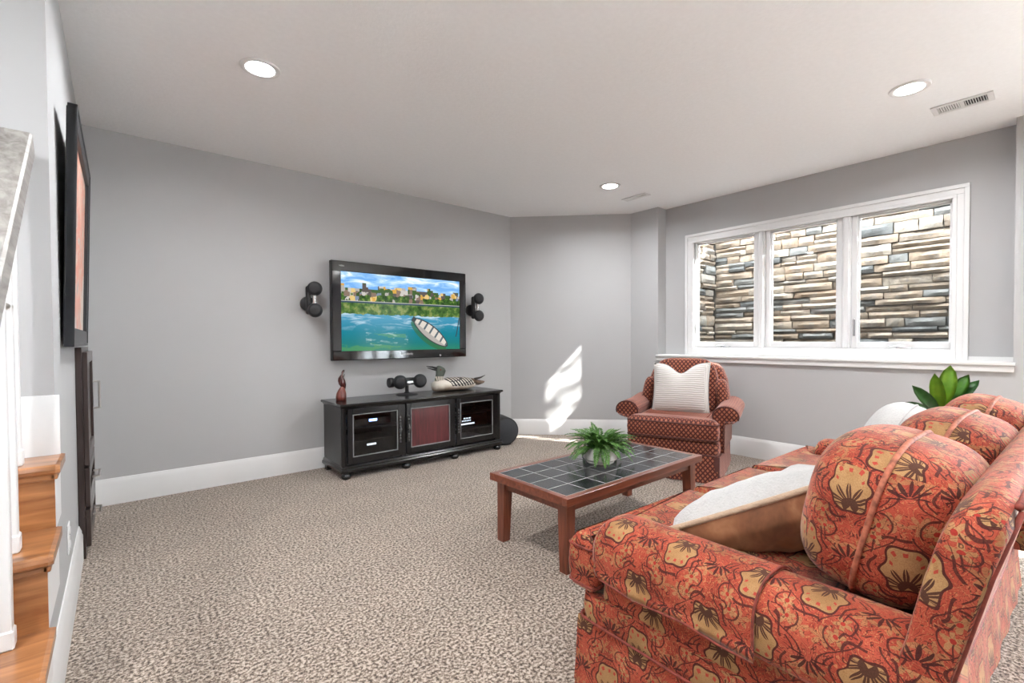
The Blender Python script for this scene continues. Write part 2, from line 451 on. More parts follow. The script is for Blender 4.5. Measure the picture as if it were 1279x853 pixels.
MAT['ficusnew'] = leaf_mat('ficus_new_green', (.13, .30, .02), (.27, .46, .04), .35, 14)
MAT['ficusmid'] = leaf_mat('ficus_mid_green', (.04, .14, .02), (.12, .30, .04), .3, 14)
MAT['treeleaf'] = leaf_mat('tree_leaf', (.05, .13, .02), (.14, .27, .05), .6, 8)

# ================================================================== STRUCTURE
XL, YB = -.165, 4.165          # left wall plane, TV wall plane
A0, A1 = (3.505, YB), (4.48, 3.19)   # angled wall
XR, XREC = 4.48, 4.635
RY0, RY1 = .21, 2.84           # recess
SILL = .935
YBK, XST = -3.6, -1.3          # wall behind camera, far side of stairs
bm = B(); box(bm, -1.5, 4.9, -3.8, 4.4, -.1, 0); struct('floor', bm, MAT['carpet'])
bm = B(); box(bm, -1.5, 4.82, -3.8, 4.4, H, H+.15); struct('ceiling', bm, MAT['ceil'])
bm = B(); box(bm, XST, 3.505, YB, YB+.15, 0, H); struct('wall_back', bm, MAT['wall'])
bm = B(); prism(bm, [A0, A1, (4.7, 3.19), (4.7, YB+.15), (3.505, YB+.15)], 0, H); struct('wall_angled', bm, MAT['wall'])
# left wall: picture wall with its end face, plus wall below the stairs
bm = B(); box(bm, XST, XL, 2.2, YB, 0, H); struct('wall_left', bm, MAT['wall'])
bm = B(); prism(bm, [(2.2, 0), (2.2, .69), (2.055, .69), (2.055, .49), (1.815, .49), (1.815, .285), (1.585, .285), (1.585, .08), (1.345, .08), (1.345, .0)], 0, .1)
bmesh.ops.transform(bm, matrix=Matrix(((0, 0, 1, XL-.1), (1, 0, 0, 0), (0, 1, 0, 0), (0, 0, 0, 1))), verts=bm.verts)
struct('wall_stair', bm, MAT['wall'])
bm = B(); box(bm, XST-.12, XST, YBK, 2.2, 0, H); struct('wall_stairwell', bm, MAT['wall'])
bm = B(); box(bm, XST-.12, 4.8, YBK-.12, YBK, 0, H); struct('wall_behind', bm, MAT['wall'])
# right wall pieces
WY0, WY1, WZ0, WZ1 = .47, 2.56, .995, 2.16       # window opening (inside the casing)
bm = B(); box(bm, XR, 4.8, RY1, 3.19, 0, H)
box(bm, XR, 4.8, RY0, RY1, 0, SILL-.06)
box(bm, XREC, 4.8, RY0, RY1, WZ1, H); box(bm, XREC, 4.8, RY0, RY1, SILL-.06, WZ0)
box(bm, XREC, 4.8, RY0, WY0, WZ0, WZ1); box(bm, XREC, 4.8, WY1, RY1, WZ0, WZ1)
DY0, DY1, DZ = -3.45, -.60, 2.12
box(bm, XR, 4.8, DY1, RY0, 0, H); box(bm, XR, 4.8, DY0, DY1, DZ, H); box(bm, XR, 4.8, YBK, DY0, 0, H)
struct('wall_right', bm, MAT['wall'])
# baseboards
BP = [(0, 0), (.017, 0), (.017, .128), (.013, .140), (.013, .150), (.008, .162), (.004, .176), (0, .178)]
for nm, path in (('baseboard_back', [(3.505, YB), (XL, YB)]), ('baseboard_angled', [(XR, 3.19), A0]), ('baseboard_right', [(XR, DY1+.05), (XR, 3.19)]),
                 ('baseboard_left', [(XL, 3.19), (XL, 1.25)]), ('baseboard_left_far', [(XL, YB), (XL, 3.93)]), ('baseboard_behind', [(XST, YBK), (XR, YBK)])):
    bm = B(); sweep_profile(bm, path, BP); struct(nm, bm, MAT['trim'], smooth='auto')
bm = B(); sweep_profile(bm, [(XL+.012, 2.2), (XST, 2.2)], [(o, z*1.12+.725) for o, z in BP]); struct('baseboard_landing', bm, MAT['trim'], smooth='auto')
# window ledge (sill board over the thick lower wall)
bm = B(); box(bm, XR-.035, XREC+.02, RY0-.012, RY1+.012, SILL-.022, SILL, .004, 2); box(bm, XR-.022, XR, RY0-.005, RY1+.005, SILL-.066, SILL-.022, .004, 2)
struct('trim_1', bm, MAT['trim'])
bm = B(); box(bm, XREC-.012, XREC, RY0, WY0-.0, SILL, SILL+.03); struct('trim_2', bm, MAT['trim'])
# ---- window_1: casing, frame, three sashes
win = tag(bpy.data.objects.new('window_1', None), kind='structure'); C.objects.link(win); win.location = (XREC, 1.515, SILL)
CW = .085
def casing_profile(bm, y0, y1, z0, z1):
    # picture-frame casing with stepped moulding built from three nested rings
    for w0, w1, t in ((0, .028, .026), (.028, .066, .016), (.066, .09, .021)):
        for (a, b_, c_, d_) in ((y0+w0, y1-w0, z1-w1, z1-w0), (y0+w0, y0+w1, z0, z1-w1), (y1-w1, y1-w0, z0, z1-w1)):
            box(bm, XREC-t, XREC, a, b_, c_, d_, .002)
bm = B(); casing_profile(bm, .435, 2.60, SILL, 2.195); obj('casing', bm, MAT['trim'], win)
bm = B(); box(bm, XREC-.02, XREC, .50, 2.55, SILL, 1.005, .003); obj('stool_apron', bm, MAT['trim'], win)
JB = .022
bm = B()
box(bm, XREC-.004, 4.80, WY0, WY0+JB, WZ0, WZ1); box(bm, XREC-.004, 4.80, WY1-JB, WY1, WZ0, WZ1)
box(bm, XREC-.004, 4.80, WY0, WY1, WZ1-JB, WZ1); box(bm, XREC-.004, 4.80, WY0, WY1, WZ0, WZ0+JB)
obj('jamb', bm, MAT['vinyl'], win)
MUL = [(1.128, 1.212), (1.80, 1.884)]
for a, b_ in MUL:
    bm = B(); box(bm, XREC+.005, 4.79, a+.012, b_-.012, WZ0+JB, WZ1-JB, .004); box(bm, XREC-.008, XREC+.03, a+.024, b_-.024, WZ0+JB, WZ1-JB, .003)
    obj('mullion', bm, MAT['vinyl'], win)
edges = [(WY0+JB, MUL[0][0]+.012), (MUL[0][1]-.012, MUL[1][0]+.012), (MUL[1][1]-.012, WY1-JB)]
for k, (a, b_) in enumerate(edges):
    x0, x1 = 4.66, 4.71; z0, z1 = WZ0+JB, WZ1-JB; w = .042
    bm = B()
    box(bm, x0, x1, a, a+w, z0, z1, .004); box(bm, x0, x1, b_-w, b_, z0, z1, .004)
    box(bm, x0, x1, a+w, b_-w, z0, z0+w+.01, .004); box(bm, x0, x1, a+w, b_-w, z1-w, z1, .004)
    # stepped stop bead
    for e0, e1 in ((a+w, a+w+.01), (b_-w-.01, b_-w)): box(bm, x0+.014, x1-.01, e0, e1, z0+w, z1-w)
    box(bm, x0+.014, x1-.01, a+w, b_-w, z1-w-.012, z1-w)
    s = obj('sash', bm, MAT['vinyl'], win)
    bm = B(); box(bm, 4.684, 4.690, a+w, b_-w, z0+w+.01, z1-w); obj('pane', bm, MAT['glass'], s)
    if k != 1:
        bm = B(); cy = (a+b_)/2+.0; box(bm, x0-.022, x0-.001, cy-.07, cy+.03, z0-.008, z0+.012, .006, 2)
        tube(bm, [(x0-.018, cy-.02, z0+.012), (x0-.03, cy+.03, z0+.02), (x0-.03, cy+.075, z0+.012)], .006)
        obj('crank_handle', bm, MAT['silver'], s, smooth='auto')
    if k == 0:
        bm = B(); box(bm, x0-.012, x0, b_-.030, b_-.016, z0+.10, z0+.24, .004, 2); obj('lock_lever', bm, MAT['silver'], s)
# ---- sliding patio door behind the camera's right edge
dr = tag(bpy.data.objects.new('door_1', None), kind='structure'); C.objects.link(dr); dr.location = (4.64, (DY0+DY1)/2, 0)
bm = B(); box(bm, 4.56, 4.72, DY0, DY0+.05, 0, DZ); box(bm, 4.56, 4.72, DY1-.05, DY1, 0, DZ); box(bm, 4.56, 4.72, DY0, DY1, DZ-.05, DZ); box(bm, 4.56, 4.72, DY0, DY1, 0, .03)
obj('door_frame', bm, MAT['vinyl'], dr)
for k in (0, 1, 2):
    y0 = DY0+.05+k*.895; y1 = y0+.96; xx = 4.60+.05*(k % 2)
    bm = B(); box(bm, xx, xx+.04, y0, y0+.08, .03, DZ-.05); box(bm, xx, xx+.04, y1-.08, y1, .03, DZ-.05); box(bm, xx, xx+.04, y0+.08, y1-.08, .03, .13); box(bm, xx, xx+.04, y0+.08, y1-.08, DZ-.13, DZ-.05)
    s = obj('door_panel', bm, MAT['vinyl'], dr); bm = B(); box(bm, xx+.017, xx+.023, y0+.08, y1-.08, .13, DZ-.13); obj('pane', bm, MAT['glass'], s)

# ---- outside: stone-lined window well, lawn, patio, added sun-blocking slab, tree
WX, WYL, WYR, WTOP = 5.68, 2.80, -.35, 2.62
bm = B(); box(bm, WX+.05, WX+.3, WYR-.3, WYL+.3, .6, WTOP); wb = struct('wall_well_far', bm, MAT['mortar'])
bm = B(); box(bm, 4.8, WX+.05, WYL+.05, WYL+.3, .6, WTOP); ws = struct('wall_well_side', bm, MAT['mortar'])
bm = B(); box(bm, 4.8, WX+.05, WYR-.3, WYR, .6, WTOP); struct('wall_well_near', bm, MAT['mortar'])
bm = B(); box(bm, 4.8, WX+.3, WYR-.3, WYL+.3, .5, .62); struct('floor_well', bm, MAT['mortar'])
bm = B(); box(bm, WX+.3, 14, -.4, 12, 2.3, WTOP-.02); struct('ground', bm, MAT['grass'])
bm = B(); box(bm, 4.8, 14, WYL+.3, 12, 2.3, WTOP-.02); struct('ground_side', bm, MAT['grass'])
bm = B(); box(bm, 4.8, 14, -12, -.75, -.12, -.02); struct('patio', bm, plain('pale_concrete', (.72, .72, .72), .9, var=.08, scale=6))
bm = B(); box(bm, WX+.3, 14, -.75, -.4, -.12, WTOP-.02); box(bm, 4.8, WX+.3, -.75, -.65, -.12, WTOP-.02); struct('wall_retaining', bm, MAT['stone'])
bm = B(); box(bm, 4.8, 6.6, -3.1, -.7, 2.7, 2.85); struct('sun_block_slab', bm, MAT['sunblockwood'])  # unseen slab added to keep direct sun out of most of the door
rs = random.Random(5)
def stone(parent, L, hgt, M):
    nx, nz = max(3, int(L/.05)), max(2, int(hgt/.03)); bm = bmesh.new(); dep = rs.uniform(.045, .085)
    sd_ = rs.uniform(0, 90); tiltz = rs.uniform(-.10, .10)
    fr = [[None]*(nx+1) for _ in range(nz+1)]
    for j in range(nz+1):
        for i in range(nx+1):
            a, b_ = i/nx*2-1, j/nz*2-1
            x = a*L/2; z = b_*hgt/2
            ed = max(abs(a)**6, abs(b_)**4)
            dd = dep+.018*mnoise.noise(Vector((x*9+sd_, z*16, sd_)))+.012*mnoise.noise(Vector((x*25, z*30+sd_, 3)))-.022*ed+tiltz*z
            if j in (0, nz): z += .006*mnoise.noise(Vector((x*10+sd_, j*9, 7)))
            if i in (0, nx): x += .008*mnoise.noise(Vector((z*20+sd_, i*9, 5)))
            fr[j][i] = bm.verts.new((x, -dd, z))
    for j in range(nz):
        for i in range(nx): bm.faces.new((fr[j][i], fr[j][i+1], fr[j+1][i+1], fr[j+1][i]))
    rim = [fr[0][i] for i in range(nx+1)]+[fr[j][nx] for j in range(1, nz+1)]+[fr[nz][i] for i in range(nx-1, -1, -1)]+[fr[j][0] for j in range(nz-1, 0, -1)]
    bk = [bm.verts.new((v.co.x, 0, v.co.z)) for v in rim]
    for i in range(len(rim)): bm.faces.new((rim[i], rim[i-1], bk[i-1], bk[i]))
    o = obj('stone', bm, MAT['stone'], parent, smooth='auto', world=False); o.matrix_local = M
def stone_wall(parent, length, z0, z1, place):
    z = z0
    while z < z1:
        hh = rs.choice((.05, .06, .065, .075, .085, .11, .13)); x = 0
        while x < length-.02:
            L = min(rs.uniform(.14, .46)*(1 if hh > .06 else 1.15), length-x)
            if length-x-L < .08: L = length-x
            g = .008
            if hh > .1 and rs.random() < .55:
                k = rs.uniform(.4, .6)
                if L > .3 and rs.random() < .6:
                    q = rs.uniform(.4, .6)
                    stone(parent, L*q-g, hh*k-g, place(x+L*q/2, z+hh*k/2)); stone(parent, L*(1-q)-g, hh*k-g, place(x+L*q+L*(1-q)/2, z+hh*k/2))
                else: stone(parent, L-g, hh*k-g, place(x+L/2, z+hh*k/2))
                stone(parent, L-g, hh*(1-k)-g, place(x+L/2, z+hh*k+hh*(1-k)/2))
            else: stone(parent, L-g, hh-g, place(x+L/2, z+hh/2))
            x += L
        z += hh
stone_wall(wb, 2.62, .95, 2.52, lambda s, z: Matrix.Translation((WX+.05, WYL-s, z)) @ Matrix.Rotation(-PI/2, 4, 'Z'))
stone_wall(ws, WX-4.98, .95, 2.52, lambda s, z: Matrix.Translation((WX-s, WYL+.05, z)) @ Matrix.Rotation(rs.uniform(-.01, .01), 4, 'Z'))

# ================================================================== TREE that dapples the sunlight
tree = thing('garden_tree', 'leafy garden tree on the lawn outside the window well', 'tree', (6.6, -.2, WTOP-.02))
bm = B(); tube(bm, [(6.6, -.2, 2.55), (6.5, -.6, 3.1), (6.25, -1.0, 3.6), (6.1, -1.3, 4.3)], .07, 8, r_end=.02)
for a in range(5): tube(bm, [(6.25, -1.0, 3.6), (6.2+.5*math.cos(a*1.3), -1.1+.5*math.sin(a*1.3), 3.75+.1*a)], .02, 6, r_end=.006)
obj('trunk', bm, MAT['bark'], tree, smooth=True)
bm = B(); rt = random.Random(3)
for i in range(900):
    p = Vector((rt.gauss(0, .55), rt.gauss(0, .6), rt.gauss(0, .42)))+Vector((6.1, -1.25, 3.95))
    k = (p.x-4.68)/.62; yy = p.y+1.25*k; zz = p.z-.95*k
    if 1.95 < yy < 2.5 and 1.1 < zz < 2.05 and rt.random() < .42: continue
    L = rt.uniform(.06, .11); R_ = Matrix.Rotation(rt.uniform(0, 6.3), 3, 'Z') @ Matrix.Rotation(rt.uniform(-1.2, 1.2), 3, 'X')
    pts = [Vector((0, 0, 0)), Vector((L*.35, L*.45, .01)), Vector((0, L, 0)), Vector((-L*.35, L*.45, .01))]
    bm.faces.new([bm.verts.new(p+R_ @ q) for q in pts])
tag(obj('foliage', bm, MAT['treeleaf'], tree), kind='stuff')

# ================================================================== CEILING FITTINGS
def can(x, y, label):
    t = thing('recessed_light', label, 'ceiling light', (x, y, H), 0, 'recessed ceiling lights')
    bm = B(); lathe(bm, [(.068, .002), (.068, -.006), (.078, -.010), (.092, -.007), (.096, 0), (.068, .002)], (x, y, H), 40); obj('trim_ring', bm, MAT['trim'], t, smooth='auto')
    bm = B(); cyl(bm, (x, y, H-.002), .069, .004, 'Z', 32); obj('lens', bm, MAT['lens'], t)
    ld = bpy.data.lights.new('can_lamp', 'AREA'); ld.shape = 'DISK'; ld.size = .10; ld.energy = CAN_W; ld.color = (.965, .985, 1); ld.spread = math.radians(165)
    lo = bpy.data.objects.new('can_lamp', ld); C.objects.link(lo); lo.parent = t; lo.location = (0, 0, -.014)
can(.593, 2.722, 'round recessed ceiling light nearest the left wall')
can(3.517, 2.733, 'small round recessed ceiling light near the angled wall')
can(3.481, .582, 'round recessed ceiling light beside the large ceiling vent')
can(.593, .45, 'recessed ceiling light above the camera side of the carpet')
can(.593, -1.7, 'recessed ceiling light at the rear left of the room')
can(-.72, 1.0, 'added recessed light above the stairs, brightening the wall end')  # added lamp, out of view; lifts the dark end face of the left wall
can(3.481, -1.6, 'recessed ceiling light at the rear right of the room')
def vent(x0, x1, y0, y1, n, label):
    t = thing('ceiling_vent', label, 'air vent', ((x0+x1)/2, (y0+y1)/2, H), 0, 'ceiling air vents')
    w = .028
    bm = B(); box(bm, x0, x1, y0, y0+w, H-.008, H, .002); box(bm, x0, x1, y1-w, y1, H-.008, H, .002); box(bm, x0, x0+w, y0+w, y1-w, H-.008, H, .002); box(bm, x1-w, x1, y0+w, y1-w, H-.008, H, .002)
    ym = (y0+y1)/2; box(bm, x0+w, x1-w, ym-.010, ym+.010, H-.008, H, .002)
    obj('frame', bm, MAT['trim'], t)
    bm = B(); box(bm, x0+w, x1-w, y0+w, y1-w, H-.0015, H-.0005); obj('duct_shade', bm, MAT['ventshade'], t)  # flat dark sheet, paints the shade of the opening behind the slats
    sl = None
    for half, (a, b_) in enumerate(((y0+w, ym-.010), (ym+.010, y1-w))):
        for i in range(n):
            yc = a+(i+.5)*(b_-a)/n
            bm = B(); box(bm, x0+w, x1-w, -.0040, .0040, -.0009, .0009, M=Matrix.Translation((0, yc, H-.005)) @ Matrix.Rotation((1.0 if half == 0 else -.7), 4, 'X'))
            obj('slat', bm, MAT['trim'], t)
vent(3.88, 4.03, .275, .55, 9, 'long white ceiling vent beside the recessed light above the window')
vent(3.94, 4.04, 2.64, 2.92, 8, 'small white ceiling vent near the angled wall corner')

# ================================================================== STAIRS (left edge)
st = thing('staircase', 'orange oak stair treads and risers with white stringer at the left wall', 'stairs', (-.6, 1.8, 0))
SX = -.14
TR = [(2.0, 2.2, .725), (1.76, 2.03, .525), (1.53, 1.79, .318), (1.29, 1.56, .113)]
for (y0, y1, z) in TR:
    bm = B(); z0 = z-.03
    prof = [(y0+.006, z0), (y0-.004, z0+.008), (y0-.006, z0+.016), (y0, z0+.026), (y0+.008, z), (y1, z), (y1, z0)]
    loft(bm, [[(XST, y, zz) for y, zz in prof], [(SX-.012, y, zz) for y, zz in prof], [(SX-.002, y+(.008 if y < y0+.02 else 0), zz*.0+z0+(zz-z0)*.85+.002) for y, zz in prof]])
    tr = obj('tread', bm, MAT['stairnose'], st)
    bm = B(); box(bm, XST, SX-.012, y0+.012, y0+.030, z0-.018, z0, .004, 2); box(bm, SX-.026, SX-.008, y0+.012, y1-.02, z0-.018, z0, .004, 2); obj('cove_moulding', bm, MAT['stairnose'], tr)
    bm = B(); box(bm, XST, XL+.009, y0+.028, y0+.048, z-.235, z-.03); obj('riser', bm, MAT['stairwood'], st)
bm = B()
for (y0, y1, z) in TR: box(bm, XL-.002, XL+.010, y0+.03, y1+.06 if y1 < 2.1 else y1, z-.205, z-.03)
obj('stringer', bm, MAT['trim'], st)
rl = thing('stair_railing', 'white square balusters under a greyed oak handrail at the left edge', 'stair railing', (-.24, 1.9, 0))
def baluster(x, y, z, top):
    bm = B(); box(bm, x-.018, x+.018, y-.018, y+.018, z, top, .003)
    box(bm, x-.022, x+.022, y-.022, y+.022, z, z+.05, .004); obj('baluster', bm, MAT['trim'], rl)
baluster(-.235, 1.86, .525, 1.43); baluster(-.262, 1.80, .525, 1.38) if False else None
baluster(-.235, 1.74, .318, 1.32); baluster(-.248, 2.06, .725, 1.60)
bm = B()
pa, pb = Vector((-.235, 2.15, 1.735)), Vector((-.235, 1.30, 1.00))
dirv = (pb-pa).normalized(); sx = Vector((1, 0, 0)); upv = sx.cross(dirv) if sx.cross(dirv).z > 0 else -sx.cross(dirv)
pr = [(-.034, -.036), (.034, -.036), (.040, -.030), (.040, .036), (.034, .042), (-.034, .042), (-.040, .036), (-.040, -.030)]
loft(bm, [[pa+sx*a+upv*b_ for a, b_ in pr], [pb+sx*a+upv*b_ for a, b_ in pr]]); obj('handrail', bm, MAT['railwood'], rl)
bm = B(); sph(bm, (-.243, 1.86, 1.20), .028, 10, (1, 1.3, .6)); cyl(bm, (-.243, 1.85, 1.16), .008, .06); obj('rail_rosette', bm, MAT['nickel'], rl, smooth=True)

# outlet on left wall
t = thing('wall_outlet', 'white wall outlet plate above the baseboard beside the stairs', 'outlet', (XL, 2.56, .32))
bm = B(); box(bm, XL, XL+.006, 2.525, 2.60, .262, .378, .002); obj('cover_plate', bm, MAT['trim'], t)
for z in (.292, .348): bm = B(); cyl(bm, (XL+.007, 2.562, z), .017, .005, 'X', 20); obj('socket', bm, MAT['trim'], t)

# ================================================================== PICTURE on the left wall (leans out at the top)
pc = thing('framed_picture', 'dark framed picture with red and cream art leaning off the left wall', 'picture', (XL+.02, 2.95, 1.08))
PM = Matrix.Translation((XL+.005, 2.45, 1.085)) @ Matrix.Rotation(math.radians(-.2), 4, 'Z') @ Matrix.Rotation(math.radians(1.6), 4, 'Y')
PW, PH, FB = 1.0, .93, .075
bm = B()
for (y0, y1, z0, z1) in ((0, PW, 0, FB), (0, PW, PH-FB, PH), (0, FB, FB, PH-FB), (PW-FB, PW, FB, PH-FB)):
    box(bm, .004, .030, y0, y1, z0, z1, .002, M=PM)
for q, t_ in ((0, .034), (.05, .024)):
    for (y0, y1, z0, z1) in ((q, PW-q, q, q+.014), (q, PW-q, PH-q-.014, PH-q), (q, q+.014, q, PH-q), (PW-q-.014, PW-q, q, PH-q)):
        box(bm, .006, t_, y0, y1, z0, z1, .002, M=PM)
obj('frame', bm, MAT['espresso'] if False else plain('charcoal_frame', (.022, .024, .028), .35), pc)
def art_mat():
    m, nt, b = new_mat('abstract_red_art', .3)
    v = coords(nt); n = noise(nt, v, 5, 4, .6, 1.2); n2 = noise(nt, v, 2.2, 2)
    c = ramp(nt, n, [(.25, (.10, .10, .11)), (.40, (.62, .52, .46)), (.5, (.70, .22, .12)), (.6, (.78, .66, .56)), (.75, (.75, .30, .12))])
    c = mixc(nt, X(n2) > .55, c, (.72, .62, .56)); nt.links.new(c, b.inputs['Base Color']); return m
bm = B(); box(bm, .008, .016, FB, PW-FB, FB, PH-FB, M=PM); obj('art_print', bm, art_mat(), pc)
bm = B(); box(bm, .001, .006, .01, PW-.01, .01, PH-.01, M=PM); obj('backing', bm, MAT['matblack'], pc)

# ================================================================== BUILT-IN CABINET on the left wall
cb = thing('wall_cabinet', 'tall dark espresso wall cabinet with door and two drawers below the picture', 'cabinet', (XL+.02, 3.56, 0))
CY0, CY1, CZ = 3.20, 3.92, 1.075
bm = B(); box(bm, XL+.001, XL+.026, CY0, CY1, 0, CZ, .002); obj('face_frame', bm, MAT['espresso'], cb)
def shaker(y0, y1, z0, z1, panes=False):
    bm = B(); w = .06; x0, x1 = XL+.026, XL+.046
    box(bm, x0, x1, y0, y0+w, z0, z1, .002); box(bm, x0, x1, y1-w, y1, z0, z1, .002); box(bm, x0, x1, y0+w, y1-w, z0, z0+w, .002); box(bm, x0, x1, y0+w, y1-w, z1-w, z1, .002)
    box(bm, x0, x0+.008, y0+w, y1-w, z0+w, z1-w); return bm
def pull(p, zc, yc, L, vert):
    bm = B(); x0 = XL+.046; q = L/2
    pts = [(x0, yc, zc-q), (x0+.03, yc, zc-q), (x0+.03, yc, zc+q), (x0, yc, zc+q)] if vert else [(x0, yc-q, zc), (x0+.03, yc-q, zc), (x0+.03, yc+q, zc), (x0, yc+q, zc)]
    for a, b_ in zip(pts, pts[1:]): tube(bm, [a, b_], .006, 6)
    obj('handle', bm, MAT['nickel'], p, smooth='auto')
dd = obj('door', shaker(CY0+.03, CY1-.03, .47, 1.05), MAT['espresso'], cb); pull(dd, .78, CY1-.07, .16, True)
for z0, z1 in ((.255, .455), (.05, .24)):
    dd = obj('drawer', shaker(CY0+.03, CY1-.03, z0, z1), MAT['espresso'], cb); pull(dd, (z0+z1)/2, (CY0+CY1)/2, .16, False)

# ================================================================== TELEVISION
TX0, TX1, TZ0, TZ1, TY = 1.402, 2.79, .93, 1.797, 4.045
tv = thing('television', 'wide black flat television showing a lakeside town and boat', 'television', ((TX0+TX1)/2, YB-.02, TZ0))
bm = B()
box(bm, TX0, TX1, TY, TY+.045, TZ0, TZ1, .006, 2); box(bm, TX0+.12, TX1-.12, TY+.045, TY+.09, TZ0+.1, TZ1-.1, .01, 2); obj('housing', bm, MAT['matblack'], tv)
SX0, SX1, SZ0, SZ1 = 1.483, 2.71, 1.012, 1.706
bm = B()
box(bm, TX0+.004, TX1-.004, TY-.012, TY, TZ0+.004, SZ0, .004); box(bm, TX0+.004, TX1-.004, TY-.012, TY, SZ1, TZ1-.004, .004)
box(bm, TX0+.004, SX0, TY-.012, TY, SZ0, SZ1, .003); box(bm, SX1, TX1-.004, TY-.012, TY, SZ0, SZ1, .003); obj('bezel', bm, MAT['gloss'], tv)
bm = B(); cyl(bm, ((TX0+TX1)/2, YB-.04, 1.36), .12, .10, 'Y'); box(bm, 1.85, 2.35, YB-.03, YB-.002, 1.2, 1.55); obj('wall_mount', bm, MAT['matblack'], tv)
def screen_mat():
    m, nt, b = new_mat('screen_picture', .12, spec=.06)
    tc = nt.nodes.new('ShaderNodeTexCoord'); sp = nt.nodes.new('ShaderNodeSeparateXYZ'); nt.links.new(tc.outputs['UV'], sp.inputs[0])
    u = X(sp.outputs[0]); v = X(sp.outputs[1])
    def nz(sx, sy, scale, det=3, dist=0):
        mp = nt.nodes.new('ShaderNodeMapping'); mp.inputs['Scale'].default_value = (sx, sy, 1); nt.links.new(tc.outputs['UV'], mp.inputs[0]); return noise(nt, mp.outputs[0], scale, det, .6, dist)
    def vor(sx, sy):
        mp = nt.nodes.new('ShaderNodeMapping'); mp.inputs['Scale'].default_value = (sx, sy, 1); nt.links.new(tc.outputs['UV'], mp.inputs[0])
        n = nt.nodes.new('ShaderNodeTexVoronoi'); n.distance = 'CHEBYCHEV'; n.inputs['Scale'].default_value = 1; n.inputs['Randomness'].default_value = .7; nt.links.new(mp.outputs[0], n.inputs['Vector'])
        s = nt.nodes.new('ShaderNodeSeparateColor'); nt.links.new(n.outputs['Color'], s.inputs[0]); return X(s.outputs[0])
    clouds = nz(2.5, 6, 2.2, 4, .6)
    sky = ramp(nt, X(clouds)+(v-.92)*.5, [(.40, (.16, .40, .80)), (.55, (.42, .66, .95)), (.66, (.92, .96, 1))])
    wn = nz(2.5, 8, 2.0, 4, .8)
    water = ramp(nt, v, [(0, (.02, .20, .12)), (.10, (.005, .17, .18)), (.25, (.0, .19, .27)), (.42, (.05, .27, .42))])
    water = mixc(nt, (X(nz(2, 5, 1.3, 4)) < .45)*band(v, -1, .22)*(u < .5)*.45, water, (.10, .30, .06))
    water = mixc(nt, xmin(xmax((X(wn)-.50)*6, 0), 1)*xmin(xmax((v-.24)*5, 0), 1)*.9, water, (.75, .87, .95))
    water = mixc(nt, xmin(xmax((X(nz(3, 7, 3, 4, 1))-.55)*5, 0), .6)*band(v, .06, .24)*band(u, .18, .52), water, (.55, .72, .66))
    rf = X(nz(9, 2.5, 1.6, 3)); refl = ramp(nt, nz(10, 5, 2, 4), [(.35, (.02, .06, .015)), (.5, (.07, .16, .03)), (.62, (.24, .28, .08)), (.75, (.20, .30, .24))])
    c = mixc(nt, v > (.52-.10*rf), water, refl)
    # town band
    cell = vor(30, 17); town = ramp(nt, cell, [(0, (.55, .52, .48)), (.12, (.10, .085, .08)), (.25, (.62, .36, .07)), (.38, (.23, .16, .12)), (.5, (.05, .11, .03)), (.66, (.42, .40, .36)), (.75, (.20, .25, .34)), (.84, (.72, .52, .20)), (.92, (.04, .08, .02))], 'CONSTANT')
    trees = ramp(nt, nz(26, 16, 1.2, 3), [(.35, (.01, .035, .008)), (.55, (.05, .13, .02)), (.72, (.25, .34, .06))])
    town = mixc(nt, (v < (.665+.09*X(nz(14, 1, 1.0, 2))*1.2))*(X(nz(9, 2, 1.3, 2)) > .47), town, trees)
    c = mixc(nt, v > .63, c, town)
    c = mixc(nt, v > (.80+.10*xfloor(vor(17, .01)*4)/4-.02*u), c, sky)
    c = mixc(nt, band(v, .612, .632), c, (.03, .06, .10)); c = mixc(nt, band(v, .632, .640), c, (.5, .5, .45))
    # boat
    ax, ay, bx, by = .565*1.77, .43, .88*1.77, .045; Lx, Ly = bx-ax, by-ay; L = math.hypot(Lx, Ly); tx, ty = Lx/L, Ly/L
    px = u*1.77-ax; py = v-ay; s = (px*tx+py*ty)*(1/L); q = py*tx-px*ty
    w = xpow(xmax(xsin(xmin(xmax(s, 0), 1)*PI), .0001), 0.55)*.105
    ins = band(s, .0, 1.0); sh = (xabs(q+.055) < w*1.05)*ins
    c = mixc(nt, sh*.75, c, (.03, .13, .03))
    hull = (xabs(q) < w)*ins; inner = (xabs(q) < (w-.016))*band(s, .05, .96)
    c = mixc(nt, hull, c, (.045, .05, .055))
    c = mixc(nt, inner, c, (.66, .60, .53)); c = mixc(nt, inner*(xfrac(s*6.5) < .28), c, (.10, .13, .15)); c = mixc(nt, inner*(q < -.02), c, (.40, .37, .34))
    c = mixc(nt, band(s, -.02, .07)*(xabs(q) < .035), c, (.05, .06, .06))
    c = mixc(nt, (xabs(u-.965-.035*xsin((v-.2)*4)) < .005)*band(v, .18, .46), c, (.03, .05, .06))
    nt.links.new(c, b.inputs['Emission Color']); b.inputs['Emission Strength'].default_value = .78
    b.inputs['Base Color'].default_value = (.01, .01, .01, 1); return m
bm = B(); vs = [bm.verts.new(p) for p in ((SX0, TY-.003, SZ0), (SX1, TY-.003, SZ0), (SX1, TY-.003, SZ1), (SX0, TY-.003, SZ1))]; fc = bm.faces.new(vs)
uvl = bm.loops.layers.uv.new('UVMap')
for lp, q in zip(fc.loops, ((0, 0), (1, 0), (1, 1), (0, 1))): lp[uvl].uv = q
scr = obj('screen', bm, screen_mat(), tv); tag(scr, 'lit screen with teal lake, rowing boat and waterfront houses')
